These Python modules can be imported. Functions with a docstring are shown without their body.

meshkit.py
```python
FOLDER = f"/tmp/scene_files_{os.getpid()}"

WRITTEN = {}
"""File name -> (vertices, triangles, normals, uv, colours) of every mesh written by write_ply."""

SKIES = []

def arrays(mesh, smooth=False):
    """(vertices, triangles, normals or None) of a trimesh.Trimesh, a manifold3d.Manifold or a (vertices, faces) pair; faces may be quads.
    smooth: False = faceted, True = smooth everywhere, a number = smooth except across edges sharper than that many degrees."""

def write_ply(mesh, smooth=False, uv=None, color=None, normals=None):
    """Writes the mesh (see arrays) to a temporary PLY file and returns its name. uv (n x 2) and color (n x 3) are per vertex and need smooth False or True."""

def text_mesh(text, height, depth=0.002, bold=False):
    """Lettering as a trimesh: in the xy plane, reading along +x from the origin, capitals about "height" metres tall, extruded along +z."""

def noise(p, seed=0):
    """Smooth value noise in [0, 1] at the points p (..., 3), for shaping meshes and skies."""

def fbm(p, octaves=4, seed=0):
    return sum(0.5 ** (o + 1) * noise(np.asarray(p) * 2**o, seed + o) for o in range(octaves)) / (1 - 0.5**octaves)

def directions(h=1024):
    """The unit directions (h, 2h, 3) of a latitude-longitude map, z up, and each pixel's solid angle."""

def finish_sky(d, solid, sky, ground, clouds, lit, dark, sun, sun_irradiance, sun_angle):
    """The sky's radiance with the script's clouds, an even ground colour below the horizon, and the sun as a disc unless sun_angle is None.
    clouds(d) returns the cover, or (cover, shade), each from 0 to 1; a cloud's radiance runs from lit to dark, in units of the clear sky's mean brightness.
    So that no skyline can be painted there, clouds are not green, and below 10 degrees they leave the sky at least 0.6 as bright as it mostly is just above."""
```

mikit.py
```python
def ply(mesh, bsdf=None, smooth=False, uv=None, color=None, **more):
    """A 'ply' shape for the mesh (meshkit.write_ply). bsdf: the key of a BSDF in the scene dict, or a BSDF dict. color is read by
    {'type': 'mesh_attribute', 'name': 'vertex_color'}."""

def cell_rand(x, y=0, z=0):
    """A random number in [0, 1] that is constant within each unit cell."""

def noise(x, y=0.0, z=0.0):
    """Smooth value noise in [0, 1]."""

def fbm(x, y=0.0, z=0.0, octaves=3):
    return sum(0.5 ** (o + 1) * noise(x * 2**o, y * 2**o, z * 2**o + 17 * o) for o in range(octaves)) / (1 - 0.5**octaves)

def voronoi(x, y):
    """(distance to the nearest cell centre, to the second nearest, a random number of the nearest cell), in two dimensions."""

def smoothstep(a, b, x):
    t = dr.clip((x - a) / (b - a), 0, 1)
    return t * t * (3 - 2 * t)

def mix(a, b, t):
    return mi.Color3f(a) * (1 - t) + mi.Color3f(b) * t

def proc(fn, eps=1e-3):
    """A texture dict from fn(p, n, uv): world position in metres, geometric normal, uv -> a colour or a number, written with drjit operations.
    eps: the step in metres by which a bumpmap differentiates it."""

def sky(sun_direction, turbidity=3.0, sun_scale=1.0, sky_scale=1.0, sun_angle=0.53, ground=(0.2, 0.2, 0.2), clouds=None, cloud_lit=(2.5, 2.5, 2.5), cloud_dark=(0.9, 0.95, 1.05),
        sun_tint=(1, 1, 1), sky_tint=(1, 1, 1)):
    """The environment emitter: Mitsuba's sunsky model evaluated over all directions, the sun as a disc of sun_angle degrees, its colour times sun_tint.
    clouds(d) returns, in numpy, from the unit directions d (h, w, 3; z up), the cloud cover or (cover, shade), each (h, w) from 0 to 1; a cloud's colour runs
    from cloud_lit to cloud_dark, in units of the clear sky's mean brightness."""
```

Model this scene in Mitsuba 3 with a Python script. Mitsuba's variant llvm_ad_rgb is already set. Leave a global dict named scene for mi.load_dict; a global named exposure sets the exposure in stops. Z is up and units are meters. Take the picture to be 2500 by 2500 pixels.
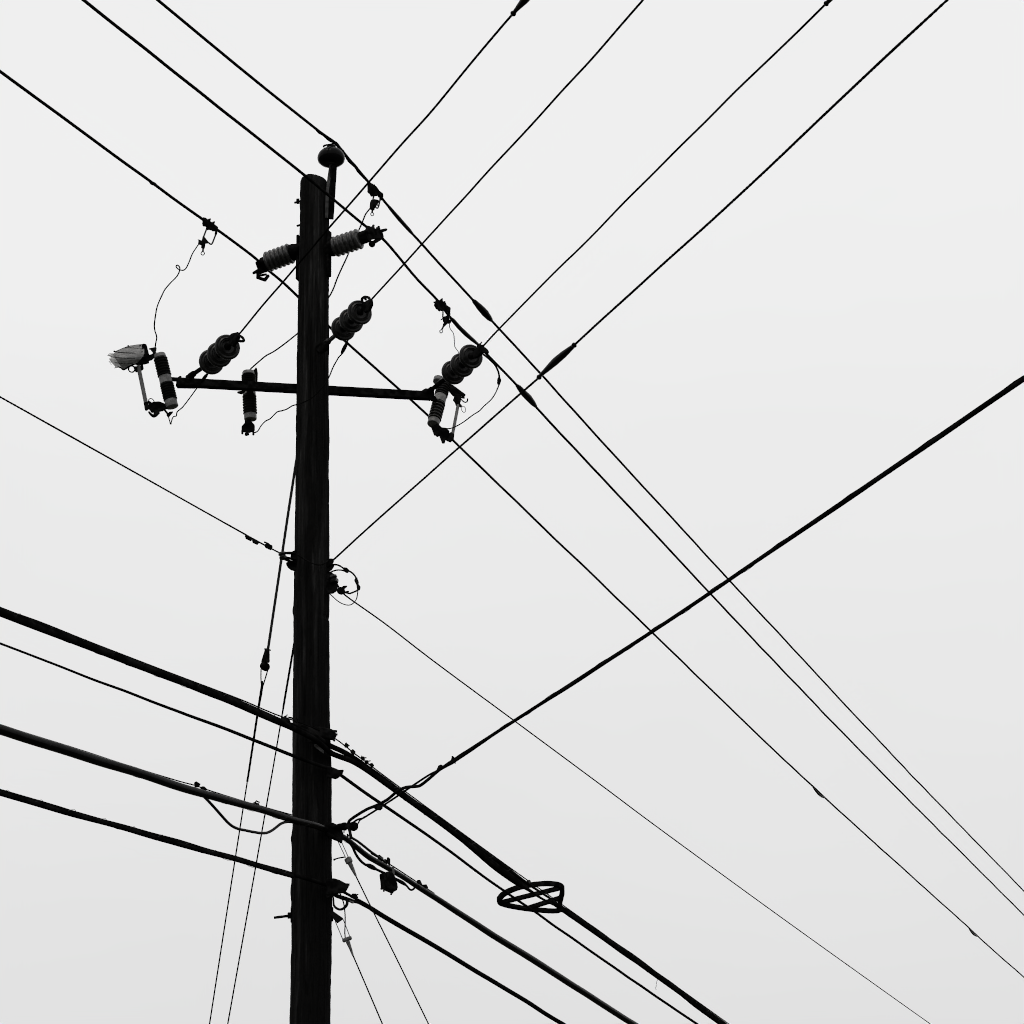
"""A wooden utility pole at a line crossing, seen from the street under a bright overcast sky.
World: metres, z up, the pole stands on the origin; the feeder line runs along azimuth ~26 degrees, the tap line along ~160."""
import math
import numpy as np
import trimesh
import mitsuba as mi
import drjit as dr
import meshkit
import mikit

T = mi.ScalarTransform4f
scene, labels = {}, {}

# ------------------------------------------------------------------ camera, sky, exposure
scene['camera'] = {'type': 'perspective', 'fov': 23.53658, 'fov_axis': 'x', 'near_clip': 0.1, 'far_clip': 2000.0,
                   'to_world': T().look_at(origin=(0,-16,1.6), target=(0.8079,-6.721,5.2397), up=(-0.0053,-0.3648,0.9311))}


def overcast(d):
    """Full stratus cover, a little brighter towards the zenith, with very faint unevenness."""
    s = np.clip(d[..., 2], 0, 1)
    shade = 1.0 - np.clip((s - 0.08) / 0.40, 0, 1) ** 0.56
    n = meshkit.fbm(d * np.array([5.0, 5.0, 9.0]), 5, 3) - 0.5
    return np.ones_like(s), np.clip(shade + 0.22 * n, 0, 1)


scene['sky'] = mikit.sky((-0.25, -0.35, 0.9), turbidity=3, sun_scale=0.1, sun_angle=26, sun_tint=(0.9, 1.0, 1.15), ground=(0.05, 0.05, 0.05), clouds=overcast,
                         cloud_lit=(2.0, 2.0, 2.0), cloud_dark=(1.55, 1.55, 1.55))
exposure = 2.33

# ------------------------------------------------------------------ materials


def grain(p, n, uv):
    """Creosoted wood: long weathered streaks along the pole, darker checks, blotches of bleed."""
    a = dr.atan2(p.y, p.x)
    s = mikit.fbm(a * 4.5, p.z * 2.3, 3.0, octaves=4)
    f = mikit.fbm(a * 11.0, p.z * 7.5, 7.0, octaves=4)
    b = mikit.fbm(a * 1.7, p.z * 0.8, 11.0, octaves=3)
    w = mikit.smoothstep(0.48, 0.72, s * 0.6 + b * 0.4)
    pale = mikit.smoothstep(0.55, 0.75, f) * w
    dark = mikit.smoothstep(0.62, 0.72, f)
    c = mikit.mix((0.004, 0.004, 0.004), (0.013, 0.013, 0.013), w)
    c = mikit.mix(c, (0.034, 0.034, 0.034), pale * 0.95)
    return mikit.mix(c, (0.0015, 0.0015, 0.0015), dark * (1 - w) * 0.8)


def wood_relief(p, n, uv):
    a = dr.atan2(p.y, p.x)
    return mikit.fbm(a * 30.0, p.z * 2.5, 5.0, octaves=3)


def blotch(lo, hi, k=25.0, a=0.35, b=0.7):
    def fn(p, n, uv):
        return mikit.mix(lo, hi, mikit.smoothstep(a, b, mikit.fbm(p.x * k, p.y * k, p.z * k, octaves=3)))
    return mikit.proc(fn)


def g(v):
    return (v, v, v)


def principled(key, colour, rough, metallic=0.0, spec=0.5, coat=0.0):
    scene[key] = {'type': 'twosided', 'bsdf': {'type': 'principled', 'base_color': colour, 'roughness': rough, 'metallic': metallic,
                                                'specular': spec, 'clearcoat': coat, 'clearcoat_gloss': 0.9}}


scene['pole_wood'] = {'type': 'twosided', 'bsdf': {'type': 'bumpmap', 'arbitrary': mikit.proc(wood_relief, eps=2e-3), 'scale': 0.012,
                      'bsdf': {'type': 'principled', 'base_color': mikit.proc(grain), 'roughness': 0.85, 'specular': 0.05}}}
scene['steel_dark'] = {'type': 'twosided', 'bsdf': {'type': 'diffuse', 'reflectance': blotch(g(0.003), g(0.011))}}
principled('steel_galvanized', blotch(g(0.012), g(0.035), 40.0), 0.6, spec=0.15)
scene['wire_metal'] = {'type': 'twosided', 'bsdf': {'type': 'diffuse', 'reflectance': blotch(g(0.004), g(0.010), 18.0)}}
scene['cable_jacket'] = {'type': 'twosided', 'bsdf': {'type': 'diffuse', 'reflectance': blotch(g(0.003), g(0.009), 14.0)}}
principled('cable_gloss', blotch(g(0.003), g(0.006), 14.0), 0.2, spec=0.02)
principled('porcelain_black', blotch(g(0.003), g(0.006), 14.0), 0.16, spec=0.05)
principled('porcelain_grey', blotch(g(0.022), g(0.045), 30.0), 0.18, spec=0.35, coat=0.35)
principled('porcelain_brown', blotch(g(0.004), g(0.008), 30.0), 0.18, spec=0.3)
principled('porcelain_disc', blotch(g(0.008), g(0.02), 30.0), 0.3, spec=0.14)
principled('porcelain_band', blotch(g(0.09), g(0.18), 45.0), 0.5, spec=0.3)
principled('fuse_fibre', blotch(g(0.10), g(0.15), 60.0), 0.6, spec=0.3)
principled('rod_fibreglass', blotch(g(0.018), g(0.026), 30.0), 0.5, spec=0.2)
for key, lo, hi in (('guard_plastic', .38, .56), ('guard_pale', .75, .88)):
    scene[key] = {'type': 'principledthin', 'base_color': blotch(g(lo), g(hi), 60.0), 'roughness': 0.7, 'diff_trans': 1.3, 'spec_trans': 0.0, 'eta': 1.3}
principled('clamp_alloy', blotch(g(0.06), g(0.13), 50.0), 0.5, spec=0.3)
principled('tag_metal', blotch(g(0.07), g(0.11), 50.0), 0.5, spec=0.4)


def ground_colour(p, n, uv):
    k = mikit.fbm(p.x * 0.8, p.y * 0.8, 1.0, octaves=4)
    return mikit.mix((0.03, 0.032, 0.027), (0.06, 0.062, 0.05), k)


scene['ground_mat'] = {'type': 'diffuse', 'reflectance': mikit.proc(ground_colour)}

# ------------------------------------------------------------------ mesh helpers
rng = np.random.default_rng(7)


def V(*a):
    return np.asarray(a if len(a) > 1 else a[0], float)


def unit(v):
    v = V(v)
    return v / np.linalg.norm(v)


def frame(d, up=(0, 0, 1)):
    d = unit(d)
    up = V(up)
    if abs(d @ up) > 0.95:
        up = V(1, 0, 0)
    x = unit(np.cross(up, d))
    return x, np.cross(d, x), d


def spline(pts, step=0.03):
    """Centripetal Catmull-Rom through the points, sampled about every step metres."""
    p = V(pts)
    if len(p) == 2:
        n = max(2, int(np.linalg.norm(p[1] - p[0]) / (step * 8)))
        return p[0] + (p[1] - p[0]) * np.linspace(0, 1, n)[:, None]
    p = np.vstack([2 * p[0] - p[1], p, 2 * p[-1] - p[-2]])
    out = []
    for i in range(1, len(p) - 2):
        a, b, c, d = p[i - 1:i + 3]
        t0 = 0.0
        t1 = t0 + max(np.linalg.norm(b - a), 1e-6) ** 0.5
        t2 = t1 + max(np.linalg.norm(c - b), 1e-6) ** 0.5
        t3 = t2 + max(np.linalg.norm(d - c), 1e-6) ** 0.5
        n = int(np.clip(np.linalg.norm(c - b) / step, 3, 60))
        t = np.linspace(t1, t2, n, endpoint=False)[:, None]
        A1 = (t1 - t) / (t1 - t0) * a + (t - t0) / (t1 - t0) * b
        A2 = (t2 - t) / (t2 - t1) * b + (t - t1) / (t2 - t1) * c
        A3 = (t3 - t) / (t3 - t2) * c + (t - t2) / (t3 - t2) * d
        B1 = (t2 - t) / (t2 - t0) * A1 + (t - t0) / (t2 - t0) * A2
        B2 = (t3 - t) / (t3 - t1) * A2 + (t - t1) / (t3 - t1) * A3
        out.append((t2 - t) / (t2 - t1) * B1 + (t - t1) / (t2 - t1) * B2)
    return np.vstack(out + [p[-2:-1]])


def ext(pts, head=0.0, tail=0.0):
    """The polyline run on straight past its ends (towards the next poles, out of sight)."""
    p = [V(q) for q in pts]
    if head:
        p.insert(0, p[0] + unit(p[0] - p[1]) * head)
    if tail:
        p.append(p[-1] + unit(p[-1] - p[-2]) * tail)
    return p


def sweep(p, section):
    """Closed tube: section(i, s) gives the (n, 2) outline at point i, s metres along."""
    p = V(p)
    t = np.gradient(p, axis=0)
    t /= np.linalg.norm(t, axis=1, keepdims=True) + 1e-12
    x = frame(t[0])[0]
    s, rings = 0.0, []
    for i in range(len(p)):
        if i:
            s += np.linalg.norm(p[i] - p[i - 1])
        x = x - t[i] * (x @ t[i])
        x /= np.linalg.norm(x)
        y = np.cross(t[i], x)
        q = section(i, s)
        rings.append(p[i] + q[:, :1] * x + q[:, 1:2] * y)
    n = len(rings[0])
    v = np.vstack(rings + [p[:1], p[-1:]])
    i, j = np.meshgrid(np.arange(len(p) - 1), np.arange(n), indexing='ij')
    a, b = i * n + j, i * n + (j + 1) % n
    f = np.stack([a, b, b + n, a + n], -1).reshape(-1, 4)
    f = np.vstack([f[:, [0, 1, 2]], f[:, [0, 2, 3]]])
    k = np.arange(n)
    e0, e1, m = len(v) - 2, len(v) - 1, (len(p) - 1) * n
    f = np.vstack([f, np.stack([(k + 1) % n, k, k * 0 + e0], 1), np.stack([m + k, m + (k + 1) % n, k * 0 + e1], 1)])
    return trimesh.Trimesh(v, f, process=False)


def circle(n):
    a = np.arange(n) * 2 * np.pi / n
    return np.stack([np.cos(a), np.sin(a)], 1)


def tube(pts, r, n=8, step=0.03, wob=0.0, curve=True):
    """A round wire or cable; r a number or one per given point; wob: sideways unevenness in metres."""
    p0 = V(pts)
    p = spline(p0, step) if curve else p0
    if np.ndim(r):
        d0 = np.r_[0, np.cumsum(np.linalg.norm(np.diff(p0, axis=0), axis=1))]
        d = np.r_[0, np.cumsum(np.linalg.norm(np.diff(p, axis=0), axis=1))]
        r = np.interp(np.linspace(0, 1, len(p0)), np.linspace(0, 1, len(r)), r)
        rr = np.interp(d / d[-1], d0 / d0[-1], r)
    else:
        rr = np.full(len(p), float(r))
    if wob:
        q = p * 2.2 + rng.random(3) * 50
        p = p + wob * 2 * np.stack([meshkit.noise(q + 9 * k) - 0.5 for k in range(3)], -1)
    c = circle(n)
    return sweep(p, lambda i, s: c * rr[i])


def rope(pts, r, strands=7, lay=0.18, step=0.022, wob=0.0):
    """A stranded wire: the outline shows its strands, twisting along it."""
    p = spline(pts, step)
    if len(pts) == 2:
        p = p[0] + (p[-1] - p[0]) * np.linspace(0, 1, max(3, int(np.linalg.norm(p[-1] - p[0]) / step)))[:, None]
    if wob:
        q = p * 2.2 + rng.random(3) * 50
        p = p + wob * 2 * np.stack([meshkit.noise(q + 9 * k) - 0.5 for k in range(3)], -1)
    n = strands * 3
    a = np.arange(n) * 2 * np.pi / n
    rad = r * (0.9 + 0.13 * np.abs(np.cos(a * strands / 2)))

    def sec(i, s):
        w = a + 2 * np.pi * s / lay
        return np.stack([np.cos(w), np.sin(w)], 1) * rad[:, None]
    return sweep(p, sec)


def helix(pts, r, wire, pitch, start=0.0):
    """A thin lashing wire wound round a path at distance r."""
    p = spline(pts, 0.05)
    d = np.r_[0, np.cumsum(np.linalg.norm(np.diff(p, axis=0), axis=1))]
    m = int(d[-1] / pitch * 10)
    s = np.linspace(0, d[-1], m)
    c = np.stack([np.interp(s, d, p[:, k]) for k in range(3)], 1)
    t = np.gradient(c, axis=0)
    t /= np.linalg.norm(t, axis=1, keepdims=True)
    x = np.cross(t, [0, 0, 1.0])
    x /= np.linalg.norm(x, axis=1, keepdims=True)
    y = np.cross(x, t)
    w = 2 * np.pi * s / pitch + start
    r = np.interp(s / s[-1], np.linspace(0, 1, np.size(r)), np.atleast_1d(r))[:, None]
    q = c + r * (np.cos(w)[:, None] * x + np.sin(w)[:, None] * y)
    return sweep(q, lambda i, s_: circle(4) * wire)


def lathe(profile, a, b, n=36):
    """Turned part on the axis a to b: profile of (distance along the axis in metres, radius)."""
    a, b = V(a), V(b)
    x, y, d = frame(b - a)
    c = circle(n)
    pr = V(profile)
    v = np.vstack([a + d * t + (c[:, :1] * x + c[:, 1:] * y) * max(r, 1e-4) for t, r in pr])
    m = len(pr)
    i, j = np.meshgrid(np.arange(m - 1), np.arange(n), indexing='ij')
    q, w = i * n + j, i * n + (j + 1) % n
    f = np.stack([q, w, w + n, q + n], -1).reshape(-1, 4)
    f = np.vstack([f[:, [0, 1, 2]], f[:, [0, 2, 3]]])
    k = np.arange(n)
    v = np.vstack([v, a + d * pr[0][0], a + d * pr[-1][0]])
    f = np.vstack([f, np.stack([(k + 1) % n, k, k * 0 + m * n], 1), np.stack([(m - 1) * n + k, (m - 1) * n + (k + 1) % n, k * 0 + m * n + 1], 1)])
    return trimesh.Trimesh(v, f, process=False)


BALL = trimesh.creation.icosphere(2).vertices


def blob(pts, r):
    """A casting: the hull of balls at the points."""
    p = V(pts)
    rr = np.broadcast_to(r, (len(p),))
    return trimesh.convex.convex_hull(np.vstack([BALL * k + q for q, k in zip(p, rr)]))


def bar(a, b, w, h, up=(0, 0, 1), bevel=0.003):
    """A bevelled bar from a to b: w across, h along up."""
    a, b = V(a), V(b)
    x, y, d = frame(b - a, up)
    pts = []
    for e, sgn in ((a, 1), (b, -1)):
        for sx in (-1, 1):
            for sy in (-1, 1):
                pts += [e + d * sgn * bevel + x * sx * w / 2 + y * sy * (h / 2 - bevel), e + d * sgn * bevel + x * sx * (w / 2 - bevel) + y * sy * h / 2,
                        e + x * sx * (w / 2 - bevel) + y * sy * (h / 2 - bevel)]
    return trimesh.convex.convex_hull(np.array(pts))


def torus(c, normal, R, r, n=24, m=8, stretch=1.0, up=(0, 0, 1)):
    x, y, d = frame(normal, up)
    a = np.linspace(0, 2 * np.pi, n + 1)
    p = V(c) + R * (np.cos(a)[:, None] * x + stretch * np.sin(a)[:, None] * y)
    return sweep(p, lambda i, s: circle(m) * r)


def bolt(a, d, length, r, head=1.8):
    """A bolt standing out of a: shank and hexagonal nut."""
    a, d = V(a), unit(d)
    shank = lathe([(0, r), (length, r), (length + r * 0.4, r * 0.6)], a, a + d, 10)
    nut = lathe([(0, r * head), (r * 1.8, r * head), (r * 2.0, r * head * 0.8)], a, a + d, 6)
    return trimesh.util.concatenate([shank, nut])


def join(*m):
    return trimesh.util.concatenate([q for k in m for q in (k if isinstance(k, (list, tuple)) else [k])])


# ------------------------------------------------------------------ naming helpers
def numbered(name):
    key, k = name, 0
    used = set(scene) | set(labels) | {s.split('__')[0] for s in scene}
    while key in used:
        k += 1
        key = f'{name}_{k:03d}'
    return key


def thing(name, label, cat, group=None):
    key = numbered(name)
    labels[key] = {'label': label, 'category': cat}
    if group:
        labels[key]['group'] = group
    return key


def part(parent, name, mesh, mat, smooth=35):
    key, k = f'{parent}__{name}', 0
    while key in scene:
        k += 1
        key = f'{parent}__{name}_{k:03d}'
    scene[key] = mikit.ply(mesh, mat, smooth)
    return key


def single(name, label, cat, mesh, mat, group=None, smooth=35):
    key = thing(name, label, cat, group)
    scene[key] = mikit.ply(mesh, mat, smooth)
    return key


# ------------------------------------------------------------------ the setting: ground
R = 600.0
ga = np.arange(64) * 2 * np.pi / 64
gv = np.vstack([[0, 0, 0]] + [np.stack([np.cos(ga) * r, np.sin(ga) * r, ga * 0], 1) for r in (20, 120, R)])
gf = [[0, 1 + k, 1 + (k + 1) % 64] for k in range(64)]
for ring in (0, 1):
    o = 1 + ring * 64
    for k in range(64):
        a_, b_ = o + k, o + (k + 1) % 64
        gf += [[a_, a_ + 64, b_ + 64], [a_, b_ + 64, b_]]
scene['ground'] = mikit.ply((gv, np.array(gf)), 'ground_mat')
labels['ground'] = {'label': 'dark ground on which the utility pole stands', 'category': 'ground', 'kind': 'structure'}

# ------------------------------------------------------------------ the pole
pole = thing('utility_pole', 'thick dark wooden pole with rounded top carrying all the wires and insulators', 'utility pole')
PZ = V(0, 3.9, 4.32, 4.85, 5.15, 5.4, 5.68, 6.0, 6.35, 6.8, 7.26, 7.7, 8.2, 8.97, 9.6, 10.0, 10.5)
PR = V(.158, .134, .1315, .131, .1325, .1315, .1295, .128, .125, .122, .120, .1185, .1165, .1125, .109, .107, .1045)
PX = V(0, 0, -.001, .008, .006, .006, .006, .002, -.003, -.004, -.005, -.004, -.005, -.005, -.003, 0, 0)


def pole_r(z):
    return float(np.interp(z, PZ, PR))


zs = np.r_[np.linspace(0, 4, 40, endpoint=False), np.linspace(4, 10.44, 620), 10.46, 10.475, 10.488, 10.497, 10.503]
na = 168
th = np.arange(na) * 2 * np.pi / na
rows = []
for z in zs:
    r0, cx = np.interp(z, PZ, PR), np.interp(z, PZ, PX)
    q = np.stack([np.cos(th) * 2.2, np.sin(th) * 2.2, th * 0 + z * 1.1], -1)
    fine = np.stack([np.cos(th) * 8, np.sin(th) * 8, th * 0 + z * 5.5], -1)
    chip = np.stack([np.cos(th) * 14, np.sin(th) * 14, th * 0 + z * 22.0], -1)
    r = r0 + 0.006 * (meshkit.fbm(q, 3, 1) - 0.5) + 0.006 * (meshkit.fbm(fine, 3, 2) - 0.5) + 0.0035 * (meshkit.noise(chip, 8) - 0.5)
    crack = meshkit.noise(np.stack([np.cos(th) * 9, np.sin(th) * 9, th * 0 + z * 0.55], -1), 5)
    r -= 0.006 * np.clip((crack - 0.74) / 0.1, 0, 1)
    for ang, kz, amp, wa, wz in ((3.1, 5.545, .009, .3, .035), (3.2, 5.19, .006, .3, .04), (3.15, 7.14, .007, .25, .03), (0.1, 8.43, .004, .4, .06),
                                 (-.35, 7.075, -.011, .55, .012), (-2.2, 6.2, .004, .3, .05), (-1.2, 9.72, -.006, .09, .018), (-1.75, 6.98, .004, .2, .03),
                                 (-2.3, 6.06, -.008, .12, .03), (3.0, 9.05, .004, .2, .02), (-1.9, 8.1, -.004, .15, .03), (0, 6.0, .005, .4, .2)):
        da = (th - ang + np.pi) % (2 * np.pi) - np.pi
        r = r + amp * np.exp(-(da / wa) ** 2 - ((z - kz) / wz) ** 2)
    if z > 10.44:
        r = r * math.sqrt(max(0.0, 1 - ((z - 10.44) / 0.064) ** 2)) ** 0.6
    x, y = cx + r * np.cos(th), r * np.sin(th)
    zz = th * 0 + z
    if z > 10.2:
        zz = zz - (0.17 * x + 0.02 * (meshkit.noise(np.stack([x * 30, y * 30, x * 0], -1), 3) - 0.5)) * np.clip((z - 10.2) / 0.25, 0, 1)
    rows.append(np.stack([x, y, zz], 1))
pv = np.vstack(rows + [[[0, 0, 10.505]]])
i_, j_ = np.meshgrid(np.arange(len(zs) - 1), np.arange(na), indexing='ij')
a_, b_ = i_ * na + j_, i_ * na + (j_ + 1) % na
pf = np.stack([a_, b_, b_ + na, a_ + na], -1).reshape(-1, 4)
pf = np.vstack([pf[:, [0, 1, 2]], pf[:, [0, 2, 3]], np.stack([(len(zs) - 1) * na + np.arange(na), (len(zs) - 1) * na + (np.arange(na) + 1) % na, np.full(na, len(pv) - 1)], 1)])
part(pole, 'shaft', trimesh.Trimesh(pv, pf, process=False), 'pole_wood', True)
part(pole, 'bolt', join(tube([(-0.0949,0,10.3144),(-0.1188,0,10.3106),(-0.1456,0,10.2983)], .008), bolt((-0.1098,0,10.3142), (-1, 0, -.1), .006, .011)), 'steel_dark')
part(pole, 'bolt', join(tube([(-0.0966,0,10.1185),(-0.1114,0,10.1148),(-0.1263,0,10.1079)], .008)), 'steel_dark')
part(pole, 'through_bolt', join(tube([(-0.0626,0,5.0388),(-0.1347,0,5.0299),(-0.2386,0,5.0173)], .0085), bolt((-0.1267,0,5.0312), (-1, 0, 0), .008, .012)), 'steel_dark')
part(pole, 'washer_plate', bar((-0.1244,0,5.08), (-0.125,0,4.9907), .07, .012, up=(1, 0, 0)), 'steel_dark')
part(pole, 'washer_plate', bar((0.1419,0,5.0779), (0.1408,0,4.9966), .07, .012, up=(1, 0, 0)), 'steel_dark')
tagp = [V(q) for q in [(0.0172,-0.137,6.1833),(0.0228,-0.137,6.1352),(0.0801,-0.137,6.0899),(0.069,-0.137,6.1493),(0.0445,-0.137,6.1663)]]
part(pole, 'tag', blob(tagp, .0025), 'tag_metal', False)

# ------------------------------------------------------------------ pole-top pin insulator
ins = thing('pin_insulator', 'round flattened insulator standing on a bracket above the top of the pole', 'insulator')
ia, ib = V((0.1215,0,10.6326)), V((0.122,0,10.7809))
ax = V(0, 0, 1.0)
part(ins, 'skirt', lathe([(.0, .03), (-.006, .034), (-.004, .060), (.006, .082), (.022, .097), (.043, .1015), (.064, .0985), (.085, .088), (.103, .070), (.113, .050),
                          (.117, .034), (.126, .030), (.134, .034), (.146, .034), (.152, .022), (.153, 0)], ia, ia + ax, 56), 'porcelain_black', True)
part(ins, 'pin', tube([(0.12,0,10.6222),(0.1093,-0.04,10.5207),(0.0927,-0.135,10.315),(0.0873,-0.15,10.0951)], .0115, 10), 'steel_galvanized')
part(ins, 'bracket', join(bar((0.1396,0,10.6157), (0.1148,-0.03,10.1565), .050, .024, up=(0, 1, 0)), bar((0.1227,-0.035,10.5923), (0.0967,-0.065,10.1408), .012, .05, up=(0, 1, 0))), 'steel_dark')
part(ins, 'tie_wire', join(tube([(0.065,-0.06,10.735),(0.074,-0.06,10.7489),(0.1133,-0.03,10.7738),(0.1377,0,10.8019)], .006), blob([(0.0634,-0.06,10.7418),(0.0694,-0.06,10.7506),(0.08,-0.05,10.7531)], .004),
                           tube([(0.1316,0,10.8191),(0.1559,0,10.8023),(0.1862,0,10.7614),(0.2104,0,10.7377),(0.215,0,10.7308)], [.008, .014, .012, .008, .004])), 'wire_metal')

# ------------------------------------------------------------------ horizontal post insulators


def post(label, a, b, base_lo, base_hi, plate_up, group, cap):
    """Ribbed post on axis a (pole) to b: mounting plate, base fitting, porcelain, end cap."""
    k = thing('post_insulator', label, 'insulator', group)
    a, b = V(a), V(b)
    L = np.linalg.norm(b - a)
    d = unit(b - a)
    part(k, 'base_plate', bar(base_lo, base_hi, .045, .02, up=plate_up), 'steel_dark')
    part(k, 'base', lathe([(-.06, .05), (.0, .052), (.03, .062), (.052, .062), (.06, .055)], a, b, 36), 'steel_dark', 40)
    n, prof = 6, [(.05, .04)]
    w = (L - .05 - cap) / n
    for q in range(n):
        for u in np.linspace(0, 1, 9)[:-1]:
            prof.append((.05 + (q + u) * w, .056 + .021 * math.sin(math.pi * u) ** 0.75))
    prof += [(L - cap, .056), (L - cap + .003, .044)]
    part(k, 'porcelain', lathe(prof, a, b, 56), 'porcelain_grey', True)
    part(k, 'end_cap', lathe([(L - cap - .002, .047), (L - .004, .047), (L + .004, .043), (L + .006, 0)], a, b, 36), 'steel_dark', 40)
    return k


PG = 'ribbed posts either side of the pole top'
ra, rb = (0.0975,-0.0497,9.8946), (0.388,-0.1977,9.9331)
kr = post('light grey ribbed insulator sticking out to the right of the pole near its top', ra, rb, (0.1074,-0.0547,10.039), (0.1054,-0.0537,9.6772), (.891, -.454, 0), PG, .062)
la, lb = (-0.1193,0.0608,9.9386), (-0.3767,0.192,9.895)
kl = post('grey ribbed insulator sticking out to the left of the pole near its top', la, lb, (-0.1127,0.0574,10.0578), (-0.1146,0.0584,9.6976), (.891, -.454, 0), PG, .035)
# clamps that hold the line wires on the posts
part(kr, 'clamp', join(blob([(0.3848,-0.2101,9.9713),(0.3693,-0.2406,9.9417),(0.388,-0.2039,9.998),(0.4285,-0.1244,10.0241),(0.4567,-0.0691,10.0338),(0.4883,-0.007,10.0537),(0.4945,0.0052,10.0333),(0.4661,-0.0507,10.0236)], .012), blob([(0.3816,-0.2164,9.9314),(0.4409,-0.1001,10.0004),(0.4851,-0.0134,10.0368),(0.4786,-0.0261,10.0099),(0.3877,-0.2045,9.908)], .01),
                       bar((0.3884,-0.1734,9.9144), (0.4701,-0.0131,10.0334), .02, .02), bar((0.4038,-0.1432,9.8906), (0.4859,0.0178,10.0298), .02, .024),
                       torus((0.4163,-0.1187,9.9069), (.3, -1, -.3), .016, .008, up=(1, 0, .4)), tube([(0.4671,-0.019,10.0605),(0.5054,0.0561,10.1127),(0.5279,0.1003,10.1432)], [.016, .011, .009])), 'steel_dark')
part(kr, 'bolt', bolt((0.4197,-0.1222,10.0252), (.25, 0, 1), .035, .009), 'steel_galvanized')
part(kr, 'bolt', bolt((0.4605,-0.0419,10.0617), (.3, 0, 1), .03, .0095), 'steel_dark')
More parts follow.
